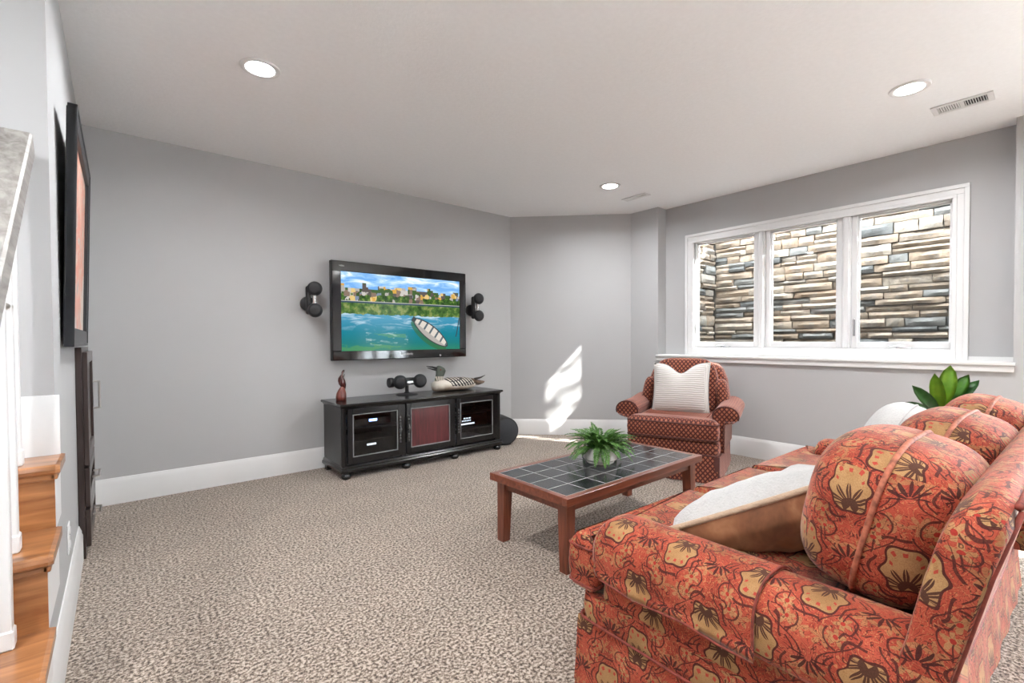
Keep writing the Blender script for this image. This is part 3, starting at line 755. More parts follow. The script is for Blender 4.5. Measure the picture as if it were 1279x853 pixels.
def text(name, body, size, M, mat, parent):
    cu = bpy.data.curves.new(name, 'FONT'); cu.body = body; cu.size = size; cu.extrude = .0006; cu.align_x = 'CENTER'; cu.align_y = 'CENTER'
    to = bpy.data.objects.new('t', cu); C.objects.link(to); bpy.context.view_layer.update()
    me = bpy.data.meshes.new_from_object(to); bpy.data.objects.remove(to); bm = bmesh.new(); bm.from_mesh(me)
    bmesh.ops.transform(bm, matrix=M, verts=bm.verts); return obj(name, bm, mat, parent)
MAT['logo'] = plain('silver_print', (.55, .55, .56), .4)
RX = Matrix.Rotation(PI/2, 4, 'X')
text('lettering', 'Panasonic', .034, Matrix.Translation((2.10, TY-.0125, .975)) @ RX, MAT['logo'], tv)
text('corner_mark', 'VIERA', .018, Matrix.Translation((1.49, TY-.0125, 1.752)) @ RX, MAT['logo'], tv)
bm = B(); cyl(bm, (2.47, TY-.013, .952), .010, .003, 'Y'); obj('power_lamp', bm, MAT['silver'], tv)

# ================================================================== SATELLITE SPEAKERS
def satellite(x, z, yaw, label):
    t = thing('satellite_speaker', label, 'speaker', (x, YB, z), 0, 'twin-globe wall speakers')
    bm = B(); cyl(bm, (x-.005, YB-.018, z-.03), .062, .034, 'Y', 32, bev=.012); obj('wall_plate', bm, MAT['matblack'], t, smooth='auto')
    bm = B(); tube(bm, [(x, YB-.03, z-.03), (x+.01, YB-.075, z-.01)], .016, 10); obj('swivel_arm', bm, MAT['matblack'], t, smooth='auto')
    bm = B(); box(bm, x-.042, x-.004, YB-.115, YB-.070, z-.125, z+.115, .018, 3); obj('spine', bm, MAT['matblack'], t, smooth='auto')
    for dz in (.09, -.09):
        bm = B(); sph(bm, (x+.018, YB-.135, z+dz), .060, 16, (1, .85, 1)); g = obj('globe', bm, MAT['grille'], t, smooth=True)
        bm = B(); dv = Vector((-.1+yaw, -1, 0)).normalized(); cyl(bm, Vector((x+.018, YB-.135, z+dz))+dv*.049, .040, .010, tuple(dv), 28, bev=.004); cyl(bm, Vector((x+.018, YB-.135, z+dz))+dv*.055, .014, .006, tuple(dv), 16); obj('driver_cap', bm, MAT['grille'], g, smooth='auto')
    bm = B(); cyl(bm, (x+.018, YB-.12, z), .016, .07, 'Z', 16); cyl(bm, (x+.018, YB-.12, z+.03), .022, .006); cyl(bm, (x+.018, YB-.12, z-.03), .022, .006); obj('silver_link', bm, MAT['silver'], t, smooth='auto')
satellite(1.245, 1.448, -.25, 'black twin-globe wall speaker left of the television')
satellite(2.93, 1.452, -.35, 'black twin-globe wall speaker right of the television')

# ================================================================== TV STAND
SZT = .600
sd2 = thing('tv_stand', 'long black media cabinet with two glass doors and burgundy centre door', 'cabinet', (2.14, 3.88, 0))
FX0, FX1, FY, BY = 1.345, 2.935, 3.665, 4.10
def bow(x): s = (x-FX0)/(FX1-FX0)*2-1; return .022*(1-s*s)
def bowed(bm, x0, x1, yf, yb, z0, z1, prof, n=24):
    # moulding slab whose front edge bows gently; prof = list of (out, z)
    loop = []
    for (o, z) in prof:
        pts = []
        for i in range(n+1):
            x = x0+(x1-x0)*i/n; e = 0
            pts.append((x+(o if i == n else (-o if i == 0 else 0)), yf-bow(x)-o, z))
        pts += [(x1+o, yb, z), (x0-o, yb, z)]; loop.append(pts)
    loft(bm, loop)
bm = B(); bowed(bm, FX0, FX1, FY, BY, 0, 0, [(.0, SZT-.040), (.006, SZT-.034), (.010, SZT-.026), (.022, SZT-.020), (.026, SZT-.010), (.020, SZT)]); obj('top', bm, MAT['black'], sd2, smooth='auto')
bm = B(); bowed(bm, FX0, FX1, FY, BY, 0, 0, [(.016, .052), (.020, .058), (.020, .076), (.010, .086), (.012, .094), (.0, .106)]); obj('plinth', bm, MAT['black'], sd2, smooth='auto')
for x in (FX0, FX1-.022):
    bm = B(); box(bm, x, x+.022, FY+.01, BY, .05, SZT-.03, .002); obj('side_panel', bm, MAT['blackside'], sd2)
bm = B(); box(bm, FX0+.02, FX1-.02, BY-.012, BY-.002, .09, SZT-.04); obj('back_panel', bm, MAT['blackside'], sd2)
bm = B(); box(bm, FX0+.02, FX1-.02, FY+.03, BY-.012, .10, .12); obj('bottom_panel', bm, MAT['blackside'], sd2)
for x in (1.866, 2.383): bm = B(); box(bm, x, x+.018, FY+.03, BY-.012, .12, SZT-.04); obj('divider', bm, MAT['blackside'], sd2)
for x0, x1, z in ((FX0+.022, 1.866, .385), (2.401, FX1-.022, .405), (2.401, FX1-.022, .245)):
    bm = B(); box(bm, x0, x1, FY+.05, BY-.012, z-.014, z); obj('shelf', bm, MAT['blackside'], sd2)
for x0, x1 in ((FX0, 1.378), (1.855, 1.893), (2.377, 2.408), (2.877, FX1)):
    bm = B(); box(bm, x0, x1, FY+.002, FY+.03, .10, SZT-.035, .003); obj('face_stile', bm, MAT['black'], sd2)
bm = B(); box(bm, FX0, FX1, FY+.002, FY+.03, SZT-.05, SZT-.03); obj('face_rail', bm, MAT['black'], sd2)
for x in (FX0+.008, FX1-.008):
    bm = B(); cyl(bm, (x, FY+.012, .335), .018, .46, 'Z', 16); obj('corner_post', bm, MAT['black'], sd2, smooth='auto')
for (x0, x1, gl, hx) in ((1.382, 1.852, True, 1.834), (1.896, 2.374, False, 1.914), (2.411, 2.874, True, 2.430)):
    z0, z1, w = .120, .560, .040; ya, yb = FY-.014, FY+.006
    bm = B()
    box(bm, x0, x0+w, ya, yb, z0, z1, .003); box(bm, x1-w, x1, ya, yb, z0, z1, .003); box(bm, x0+w, x1-w, ya, yb, z0, z0+w+.01, .003); box(bm, x0+w, x1-w, ya, yb, z1-w-.008, z1, .003)
    dr_ = obj('door', bm, MAT['black'], sd2)
    bm = B(); q0, q1, p0, p1 = x0+w, x1-w, z0+w+.01, z1-w-.008
    for (a, b_, c_, d_) in ((q0, q1, p0, p0+.007), (q0, q1, p1-.007, p1), (q0, q0+.007, p0, p1), (q1-.007, q1, p0, p1)): box(bm, a, b_, ya-.003, ya+.008, c_, d_, .002)
    obj('bead', bm, MAT['silver'] if False else plain('grey_edge_highlight', (.22, .22, .22), .3), dr_)  # grey colour paints the highlight along the black door edges
    bm = B(); box(bm, q0, q1, FY-.004, FY, p0, p1); obj('pane' if gl else 'panel', bm, MAT['cabglass'] if gl else MAT['burgundy'], dr_)
    bm = B()
    for k in range(9): sph(bm, (hx, ya-.004, .24+k*.026), .0075, 6, (1, .6, 1.5))
    sph(bm, (hx, ya-.014, .345), .010, 8); tube(bm, [(hx, ya-.004, .30), (hx, ya-.016, .33), (hx, ya-.016, .36), (hx, ya-.004, .39)], .004, 6)
    obj('handle', bm, plain('antique_pewter', (.20, .20, .20), .35, 1), dr_, smooth=True)
for x in (1.375, 1.89, 2.385, 2.905):
    bm = B(); lathe(bm, [(.028, .052), (.030, .046), (.022, .042), (.036, .034), (.040, .022), (.034, .006), (.026, 0)], (x, FY+.012-bow(x), 0), 24); obj('bun_foot', bm, MAT['black'], sd2, smooth=True)
for x in (FX0+.02, FX1-.02):
    bm = B(); box(bm, x-.02, x+.02, BY-.06, BY-.01, 0, .06); obj('rear_foot', bm, MAT['black'], sd2)
# electronics inside
def device(name, label, x0, x1, z0, z1, led=None, mat='matblack', txt=None):
    t = thing(name, label, 'electronics', ((x0+x1)/2, 3.9, z0))
    bm = B(); box(bm, x0, x1, 3.76, 4.06, z0+.008, z1, .004); obj('case', bm, MAT[mat], t)
    bm = B(); box(bm, x0+.004, x1-.004, 3.752, 3.762, z0+.012, z1-.004, .002); obj('front_panel', bm, MAT['gloss'], t)
    for q in (x0+.03, x1-.03):
        for yq in (3.80, 4.02): bm = B(); cyl(bm, (q, yq, z0+.004), .012, .008); obj('foot', bm, MAT['matblack'], t)
    if led: bm = B(); a, b_, c_, d_, k = led; box(bm, a, b_, 3.749, 3.753, c_, d_); obj('display', bm, MAT[k], t)
    for q in range(4): bm = B(); cyl(bm, (x0+.02+q*.02, 3.75, z0+.022), .005, .006, 'Y', 10); obj('button', bm, MAT['silver'], t, smooth='auto')
    return t
device('disc_player', 'slim black disc player with blue display on the left upper shelf', 1.43, 1.80, .385, .455, (1.60, 1.67, .425, .445, 'ledblue'))
t_ = device('stereo_receiver', 'dark stereo receiver on the bottom of the left compartment', 1.44, 1.82, .120, .275, (1.58, 1.66, .225, .240, 'ledwhite'))
bm = B(); cyl(bm, (1.78, 3.745, .18), .022, .016, 'Y', 20); obj('volume_knob', bm, MAT['silver'], t_, smooth='auto')
device('game_console', 'small black box on the right upper shelf of the media cabinet', 2.46, 2.70, .405, .455)
t_ = device('amplifier', 'black amplifier with white display lettering in the right compartment', 2.46, 2.84, .245, .375, (2.50, 2.68, .278, .292, 'ledwhite'))
bm = B()
for q in range(6): box(bm, 2.535+q*.018, 2.545+q*.018, 3.749, 3.753, .31, .322)
for q in range(3): box(bm, 2.555+q*.03, 2.575+q*.03, 3.749, 3.753, .335, .345)
obj('lit_symbols', bm, MAT['ledwhite'], t_)
bm = B(); rp = random.Random(4)
for q in range(7): box(bm, -.15, .15, -.10, .10, 0, .004, M=Matrix.Translation((2.62+rp.uniform(-.03, .03), 3.86+rp.uniform(-.02, .02), .121+q*.0045)) @ Matrix.Rotation(rp.uniform(-.2, .2), 4, 'Z'))
tag(obj('paper_stack', bm, MAT['paper']), 'stack of loose papers on the right cabinet floor', 'papers')

# ================================================================== ON THE STAND
cs = thing('center_speaker', 'black twin-globe centre speaker on a round foot on the media cabinet', 'speaker', (2.045, 3.92, SZT))
bm = B(); lathe(bm, [(.10, .0), (.10, .004), (.085, .010), (.03, .016), (.016, .03)], (2.045, 3.93, SZT), 32); obj('base', bm, MAT['matblack'], cs, smooth='auto')
bm = B(); cyl(bm, (2.045, 3.93, SZT+.05), .017, .07, 'Z', 16); obj('neck', bm, MAT['matblack'], cs, smooth='auto')
bm = B(); box(bm, 1.93, 2.16, 3.935, 3.975, SZT+.085, SZT+.155, .018, 3); cyl(bm, (1.895, 3.95, SZT+.118), .045, .05, 'X', 24, bev=.01); obj('spine', bm, MAT['matblack'], cs, smooth='auto')
bm = B(); cyl(bm, (2.06, 3.915, SZT+.112), .022, .07, 'X', 16); obj('silver_link', bm, MAT['silver'], cs, smooth='auto')
for x in (1.962, 2.165):
    bm = B(); sph(bm, (x, 3.90, SZT+.122), .065, 16, (1, .9, 1)); g = obj('globe', bm, MAT['grille'], cs, smooth=True)
    dv = Vector((-.35, -1, 0)).normalized(); bm = B(); cyl(bm, Vector((x, 3.90, SZT+.122))+dv*.054, .042, .012, tuple(dv), 28, bev=.005); cyl(bm, Vector((x, 3.90, SZT+.122))+dv*.060, .016, .008, tuple(dv), 16); obj('driver_cap', bm, MAT['grille'], g, smooth='auto')
# carved red-brown bird figurine
fg = thing('carved_figurine', 'carved dark red wooden bird figurine on the left end of the media cabinet', 'figurine', (1.434, 3.93, SZT))
fw = wood('carved_rosewood', (.07, .012, .010), (.22, .05, .03), .3, 'Z', 2, .3); fw2 = wood('carved_dark_rosewood', (.025, .006, .006), (.09, .018, .014), .25, 'Z', 2, .4)
def blob(name, pts, mat, parent, y=3.93, n=16, flat=.75):
    bm = B(); secs = []
    for (x, z, rx) in pts: secs.append([(x+rx*math.cos(2*PI*k/n), y+flat*rx*math.sin(2*PI*k/n), z) for k in range(n)])
    loft(bm, secs); return obj(name, bm, mat, parent, smooth=True)
blob('base_bird', [(1.434, SZT, .043), (1.434, SZT+.03, .044), (1.436, SZT+.06, .040), (1.440, SZT+.09, .028), (1.446, SZT+.115, .016), (1.45, SZT+.125, .004)], fw, fg)
blob('upper_bird', [(1.460, SZT+.085, .008), (1.455, SZT+.11, .020), (1.447, SZT+.135, .031), (1.440, SZT+.165, .031), (1.436, SZT+.19, .023), (1.440, SZT+.21, .012), (1.446, SZT+.225, .009), (1.452, SZT+.24, .012), (1.457, SZT+.252, .009), (1.460, SZT+.258, .003)], fw2, fg, flat=.6)
bm = B(); tube(bm, [(1.452, 3.93, SZT+.185), (1.458, 3.93, SZT+.205), (1.466, 3.93, SZT+.22)], .006, 6, r_end=.002); obj('beak', bm, fw2, fg, smooth=True)
# loon decoy
ln = thing('loon_decoy', 'painted loon decoy with green-grey head and black and white back', 'decoy', (2.62, 3.95, SZT))
def loon_loft(name, secs, mat, n=24, y=3.95):
    bm = B(); L_ = []
    for (x, zc, rz0, rz1, ry) in secs:
        L_.append([(x, y+ry*math.cos(a), zc+(rz1 if math.sin(a) > 0 else rz0)*math.sin(a)) for a in (2*PI*k/n for k in range(n))])
    loft(bm, L_); return obj(name, bm, mat, ln, smooth=True)
def checks():
    m, nt, b = new_mat('loon_checks', .5)
    sp = nt.nodes.new('ShaderNodeSeparateXYZ'); nt.links.new(coords(nt), sp.inputs[0]); x = X(sp.outputs[0]); z = X(sp.outputs[2]); y = X(sp.outputs[1])
    s = (xfrac((x+z*.6)*27) < .42)*(xfrac((z+xabs(y)*.3-x*.1)*30) < .85)
    nt.links.new(mixc(nt, s, (.022, .020, .018), (.62, .59, .52)), b.inputs['Base Color']); return m
def breast():
    m, nt, b = new_mat('loon_breast', .55)
    sp = nt.nodes.new('ShaderNodeSeparateXYZ'); nt.links.new(coords(nt), sp.inputs[0]); z = X(sp.outputs[2])
    nt.links.new(ramp(nt, z*6+(X(noise(nt, coords(nt), 18, 3))-.5)*.5, [(.1, (.38, .28, .20)), (.4, (.68, .63, .55))]), b.inputs['Base Color']); return m
Z = SZT
loon_loft('body', [(2.335, Z+.045, .02, .02, .015), (2.345, Z+.05, .045, .05, .05), (2.40, Z+.052, .052, .07, .08), (2.50, Z+.05, .05, .062, .095), (2.62, Z+.045, .045, .055, .095), (2.74, Z+.045, .042, .05, .075), (2.80, Z+.05, .035, .04, .05), (2.84, Z+.055, .01, .01, .02)], breast())
loon_loft('back', [(2.44, Z+.06, .01, .058, .05), (2.50, Z+.052, .01, .080, .096), (2.60, Z+.05, .01, .080, .102), (2.70, Z+.05, .01, .076, .090), (2.77, Z+.055, .01, .058, .07), (2.82, Z+.065, .008, .03, .03)], checks())
loon_loft('tail', [(2.74, Z+.085, .03, .03, .05), (2.80, Z+.075, .03, .034, .055), (2.87, Z+.058, .026, .028, .045), (2.93, Z+.060, .014, .016, .03), (2.955, Z+.066, .004, .005, .012)], plain('loon_brown', (.16, .10, .065), .5, var=.4, scale=30))
bm = B(); tube(bm, [(2.80, 3.91, Z+.10), (2.88, 3.905, Z+.115), (2.93, 3.90, Z+.135)], .014, 8, r_end=.003); obj('wing_tip', bm, plain('loon_dark', (.05, .04, .035), .5), ln, smooth=True)
bm = B(); n = 18; path = [(2.415, Z+.06, .062), (2.405, Z+.10, .050), (2.408, Z+.14, .042), (2.418, Z+.17, .044), (2.424, Z+.20, .050), (2.418, Z+.225, .044), (2.405, Z+.245, .026), (2.40, Z+.254, .006)]
loft(bm, [[(x+r_*1.05*math.cos(2*PI*k/n), 3.95+r_*.8*math.sin(2*PI*k/n), z) for k in range(n)] for x, z, r_ in path])
def headm():
    m, nt, b = new_mat('loon_head', .45); sp = nt.nodes.new('ShaderNodeSeparateXYZ'); nt.links.new(coords(nt), sp.inputs[0]); z = X(sp.outputs[2])
    nt.links.new(mixc(nt, band(z, .105, .150)*(xfrac(X(sp.outputs[0])*70) < .6), ramp(nt, noise(nt, coords(nt), 20, 3), [(.3, (.035, .045, .035)), (.7, (.10, .12, .095))]), (.66, .60, .50)), b.inputs['Base Color']); return m
obj('head', bm, headm(), ln, smooth=True)
bm = B(); tube(bm, [(2.40, 3.95, Z+.222), (2.33, 3.95, Z+.242), (2.265, 3.95, Z+.252)], .015, 8, r_end=.003); obj('upper_bill', bm, MAT['matblack'], ln, smooth=True)
bm = B(); tube(bm, [(2.39, 3.95, Z+.208), (2.33, 3.95, Z+.220), (2.275, 3.95, Z+.236)], .011, 8, r_end=.003); obj('lower_bill', bm, MAT['matblack'], ln, smooth=True)
bm = B()
for y in (3.912, 3.988): sph(bm, (2.40, y, Z+.215), .006, 6)
obj('eyes', bm, plain('red_eye', (.25, .02, .01), .2), ln, smooth=True)
# subwoofer on the floor
sw = thing('subwoofer', 'round charcoal subwoofer on the carpet behind the media cabinet', 'speaker', (3.10, 3.86, 0))
ax_ = Vector((-.35, -1, 0)).normalized(); c0 = Vector((3.115, 3.86, .15))
bm = B(); cyl(bm, c0-ax_*.0, .145, .26, tuple(ax_), 48, bev=.012); obj('cabinet', bm, MAT['matblack'], sw, smooth='auto')
bm = B(); cyl(bm, c0+ax_*.132, .130, .008, tuple(ax_), 48, bev=.003); obj('grille', bm, MAT['subgrey'], sw, smooth='auto')
bm = B(); box(bm, -.07, .07, -.1, .1, 0, .03, .004, M=Matrix.Translation((3.115, 3.86, 0)) @ Matrix.Rotation(-.33, 4, 'Z')); obj('cradle', bm, MAT['matblack'], sw)

# ================================================================== COFFEE TABLE
TBX0, TBX1, TBY0, TBY1, TBZ = 1.555, 2.79, 1.455, 2.035, .372
tb = thing('coffee_table', 'low cherry wood coffee table with black tiled top', 'table', ((TBX0+TBX1)/2, (TBY0+TBY1)/2, 0))
bw = .034
bm = B()
box(bm, TBX0, TBX1, TBY0, TBY0+bw, TBZ-.04, TBZ, .003, 2); box(bm, TBX0, TBX1, TBY1-bw, TBY1, TBZ-.04, TBZ, .003, 2)
box(bm, TBX0, TBX0+bw, TBY0+bw, TBY1-bw, TBZ-.04, TBZ, .003, 2); box(bm, TBX1-bw, TBX1, TBY0+bw, TBY1-bw, TBZ-.04, TBZ, .003, 2)
obj('top_frame', bm, MAT['redwood'], tb)
bm = B(); box(bm, TBX0+bw, TBX1-bw, TBY0+bw, TBY1-bw, TBZ-.03, TBZ-.0022); obj('grout_bed', bm, MAT['grout'], tb)
nx, ny = 8, 4; gx0, gx1, gy0, gy1 = TBX0+bw+.003, TBX1-bw-.003, TBY0+bw+.003, TBY1-bw-.003
twx, twy = (gx1-gx0)/nx, (gy1-gy0)/ny
bm = B(); box(bm, -twx/2+.003, twx/2-.003, -twy/2+.003, twy/2-.003, -.006, 0, .0012); tile_me = None
for i in range(nx):
    for j in range(ny):
        if tile_me is None:
            o = obj('tile', bm, MAT['tile'], tb, world=False); tile_me = o.data
        else:
            o = bpy.data.objects.new('tile', tile_me); C.objects.link(o); o.parent = tb
        o.location = Vector((gx0+(i+.5)*twx, gy0+(j+.5)*twy, TBZ-.0012+random.uniform(-.0004, .0004)))-Vector(tb.location)
ap = .035
bm = B(); e = .045
box(bm, TBX0+e, TBX1-e, TBY0+e, TBY0+e+.02, TBZ-.085, TBZ-.038); box(bm, TBX0+e, TBX1-e, TBY1-e-.02, TBY1-e, TBZ-.085, TBZ-.038)
box(bm, TBX0+e, TBX0+e+.02, TBY0+e, TBY1-e, TBZ-.085, TBZ-.038); box(bm, TBX1-e-.02, TBX1-e, TBY0+e, TBY1-e, TBZ-.085, TBZ-.038)
obj('apron', bm, MAT['redwood'], tb)
for x in (TBX0+.03, TBX1-.03):
    for y in (TBY0+.03, TBY1-.03):
        sx_, sy_ = (1 if x < 2 else -1), (1 if y < 1.7 else -1); w, w2 = .060, .048; bm = B()
        loft(bm, [[(x, y, TBZ-.038), (x+sx_*w, y, TBZ-.038), (x+sx_*w, y+sy_*w, TBZ-.038), (x, y+sy_*w, TBZ-.038)], [(x, y, 0), (x+sx_*w2, y, 0), (x+sx_*w2, y+sy_*w2, 0), (x, y+sy_*w2, 0)]])
        obj('leg', bm, MAT['redwoodz'], tb)
# ---- potted fern on the table
fp = Vector((2.185, 1.775, TBZ))
fr = thing('potted_fern', 'bushy green fern in a low white marbled pot on the coffee table', 'potted plant', fp)
bm = B(); lathe(bm, [(.060, 0), (.078, 0), (.082, .006), (.080, .012), (.100, .026), (.098, .04), (.086, .085), (.083, .092), (.078, .092), (.080, .085), (.088, .04), (.06, .02), (.001, .018)], fp, 40); obj('pot', bm, MAT['pot'], fr, smooth='auto')
bm = B(); cyl(bm, fp+Vector((0, 0, .076)), .079, .01, 'Z', 28); obj('soil', bm, MAT['soil'], fr)
rf = random.Random(8)
for k in range(96):
    az = k*2.39996+rf.uniform(-.2, .2); up = .2+.85*((k*7) % 11)/11*rf.uniform(.8, 1.1); L = rf.uniform(.15, .215)*(1 if up < .8 else .85)
    hd = Vector((math.cos(az), math.sin(az), 0)); p = fp+hd*rf.uniform(.01, .05)+Vector((0, 0, .078)); dirv = (hd*(1.25-up)+Vector((0, 0, .45+up))).normalized()
    pts = [p.copy()]; N = 14
    for i in range(N):
        dirv = (dirv+Vector((0, 0, -.085-.05*(1-up)))+hd*.03).normalized(); p = p+dirv*L/N; pts.append(p.copy())
    bm = B(); tube(bm, pts, .0014, 4, r_end=.0006)
    for i in range(1, N+1):
        c = pts[i]; tg = (pts[i]-pts[i-1]).normalized(); sd_ = tg.cross(Vector((0, 0, 1))).normalized()
        nm = sd_.cross(tg); ll = 0.024*math.sin(PI*min(1, (i+1.2)/(N+1.6)))+.003
        for q in (-1, 1):
            for h_ in (0, .5):
                b0 = c-tg*L/N*h_; d_ = (sd_*q+tg*.55+nm*rf.uniform(-.15, .3)).normalized()
                w = tg*.0058
                bm.faces.new([bm.verts.new(x_) for x_ in (b0-w*.4, b0+d_*ll*.5-w+nm*.003, b0+d_*ll, b0+d_*ll*.5+w+nm*.003)])
    obj('frond', bm, MAT['fern'], fr)

# ================================================================== ARMCHAIR
ch = thing('armchair', 'rust diamond-weave skirted armchair with rolled arms in the corner', 'armchair', (3.69, 2.12, 0), math.radians(-70.5))
D = MAT['diamond']
def lobj(name, bm, mat, parent, smooth=True, uv=True, off=(0, 0)): return obj(name, bm, mat, parent, smooth, uv, world=False, off=off)
def ring(w0, w1, y0, y1, rad, n=5):
    pts = []
    for cx, cy, a0 in ((w1-rad, y1-rad, 0), (w0+rad, y1-rad, PI/2), (w0+rad, y0+rad, PI), (w1-rad, y0+rad, 1.5*PI)):
        for i in range(n+1): a = a0+PI/2*i/n; pts.append((cx+rad*math.cos(a), cy+rad*math.sin(a)))
    return pts
# skirt: four panels with kick pleats at the corners
for nm, (xa, ya), (xb, yb) in (('f', (-.345, -.40), (.345, -.40)), ('r', (.345, -.40), (.345, .40)), ('b', (.345, .40), (-.345, .40)), ('l', (-.345, .40), (-.345, -.40))):
    bm = B(); a, b_ = Vector((xa, ya, 0)), Vector((xb, yb, 0)); t_ = (b_-a).normalized(); nrm = Vector((t_.y, -t_.x, 0)); secs = []
    for z, fl, ins in ((.215, 0, .0), (.20, .003, .0), (.10, .008, .004), (.006, .016, .010)):
        L_ = (b_-a).length; pts = []
        for i in range(13):
            s_ = ins+(L_-2*ins)*i/12; wv = .004*math.sin(i*2.1)*(1-z/.215)
            pts.append(a+t_*s_+nrm*(fl+wv)+Vector((0, 0, z)))
        pts += [p-nrm*.008 for p in reversed(pts)]; secs.append(pts)
    loft(bm, secs); lobj('skirt_panel', bm, D, ch, 'auto')
for x, y in ((-.345, -.40), (.345, -.40), (.345, .40), (-.345, .40)):
    bm = B(); box(bm, x-.012*(1 if x > 0 else -1)-.02, x-.012*(1 if x > 0 else -1)+.02, y-.012*(1 if y > 0 else -1)-.02, y-.012*(1 if y > 0 else -1)+.02, .008, .21, .01, 2); lobj('corner_pleat', bm, MAT['darkwelt'], ch, 'auto')
bm = B(); loft(bm, [[(x, y, z) for x, y in ring(-.34-o, .34+o, -.395-o, .40+o, .05)] for z, o in ((.205, -.01), (.215, 0), (.225, .006), (.26, .010), (.295, .006), (.31, -.004))]); lobj('base', bm, D, ch)
bm = B(); tube(bm, [(x, y, .216) for x, y in ring(-.352, .352, -.407, .407, .05)], .006, 6, True); lobj('welt', bm, MAT['darkwelt'], ch, True, False)
# seat cushion (T shape, puffy)
def seat(bm, poly, z0, z1, rad=.045, crown=.02):
    P = [Vector((x, y, 0)) for x, y in poly]; N = len(P); area = sum(P[i].x*P[(i+1) % N].y-P[(i+1) % N].x*P[i].y for i in range(N))
    sg = 1 if area > 0 else -1; nr = []
    for i in range(N):
        t1 = (P[i]-P[i-1]).normalized(); t2 = (P[(i+1) % N]-P[i]).normalized(); n1 = Vector((t1.y, -t1.x, 0))*sg; n2 = Vector((t2.y, -t2.x, 0))*sg
        q = (n1+n2); q = q.normalized()/max(.5, q.normalized().dot(n1)) if q.length > .01 else n1; nr.append(q)
    prof = [(-.9, z0), (-.35, z0+.004), (-.06, z0+.022), (.10, (z0+z1)/2), (-.06, z1-.022), (-.30, z1-.006), (-.7, z1+crown*.4), (-1.0, z1+crown*.6)]
    loft(bm, [[P[i]+nr[i]*rad*o+Vector((0, 0, z)) for i in range(N)] for o, z in prof])
    return [(P[i]+nr[i]*rad*-.05) for i in range(N)]
def roundpoly(poly, rad, n=4):
    out_ = []; N = len(poly)
    for i in range(N):
        p, a, b_ = Vector(poly[i]), Vector(poly[i-1]), Vector(poly[(i+1) % N]); d1, d2 = (a-p).normalized(), (b_-p).normalized()
        for k in range(n+1):
            t_ = k/n; q0, q1 = p+d1*rad, p+d2*rad; out_.append(tuple((1-t_)**2*q0+2*t_*(1-t_)*p+t_*t_*q1))
    # subdivide long edges
    res = []
    for i in range(len(out_)):
        a, b_ = Vector(out_[i]), Vector(out_[(i+1) % len(out_)]); m_ = max(1, int((b_-a).length/.06))
        for k in range(m_): res.append(tuple(a+(b_-a)*k/m_))
    return res
bm = B(); tp = roundpoly([(-.345, -.425), (.345, -.425), (.345, -.30), (.30, -.28), (.30, .22), (-.30, .22), (-.30, -.28), (-.345, -.30)], .035)
wl = seat(bm, tp, .312, .465, .045, .03); lobj('seat_cushion', bm, D, ch)
for z in (.333, .447): bm = B(); tube(bm, [p+Vector((0, 0, z)) for p in wl], .006, 6, True); lobj('welt', bm, MAT['darkwelt'], ch, True, False)
# arms
for s_ in (-1, 1):
    sec = []
    for k in range(0, 15):
        a = math.radians(-20+k*(225/14)); sec.append((.382+.096*math.cos(a), .505+.078*math.sin(a)))
    sec = [(.36, .22), (.375, .45)][:0]+sec+[(.31, .43), (.305, .22), (.37, .22), (.375, .455)]
    bm = B(); rings = []
    for y, sc, dz in ((-.285, .55, -.02), (-.295, .80, -.008), (-.29, .93, 0), (-.27, 1, 0), (-.15, 1, .0), (0, 1, .0), (.15, 1, .01), (.28, 1, .02), (.34, .9, .02)):
        cx_, cz_ = .385, .46
        rings.append([(s_*(cx_+(x-cx_)*sc), y, (cz_+(z-cz_)*sc+dz if z > .3 else z)) for x, z in sec])
    loft(bm, rings); a_ = lobj('arm', bm, D, ch)
    bm = B(); tube(bm, [(s_*(.385+(x-.385)*.96), -.288, .46+(z-.46)*.96) for x, z in sec[:15]], .006, 6); lobj('welt', bm, MAT['darkwelt'], a_, True, False)
# back: outer frame with wings and plump back cushion
bm = B(); rings = []
for z, w, y0, y1 in ((.22, .34, .22, .40), (.45, .36, .22, .42), (.60, .355, .235, .445), (.74, .335, .25, .465), (.83, .30, .26, .47), (.875, .255, .275, .465), (.89, .19, .30, .45)):
    rings.append([(x, y, z) for x, y in ring(-w, w, y0, y1, min(.07, (y1-y0)/2-.005))])
loft(bm, rings); lobj('back_frame', bm, D, ch)
for s_ in (-1, 1):
    bm = B(); superell(bm, (0, 0, 0), (.055, .10, .155), .6, .7, 24, 14, M=Matrix.Translation((s_*.315, .20, .60)) @ Matrix.Rotation(s_*-.16, 4, 'Y') @ Matrix.Rotation(-.15, 4, 'X')); lobj('wing', bm, D, ch)
bm = B(); superell(bm, (0, 0, 0), (.285, .085, .245), .45, .5, 44, 24, M=Matrix.Translation((0, .205, .685)) @ Matrix.Rotation(-.14, 4, 'X'), fn=lambda p: Vector((p.x*(1-.12*max(0, p.z)/.225), p.y, p.z))); bc = lobj('back_cushion', bm, D, ch)
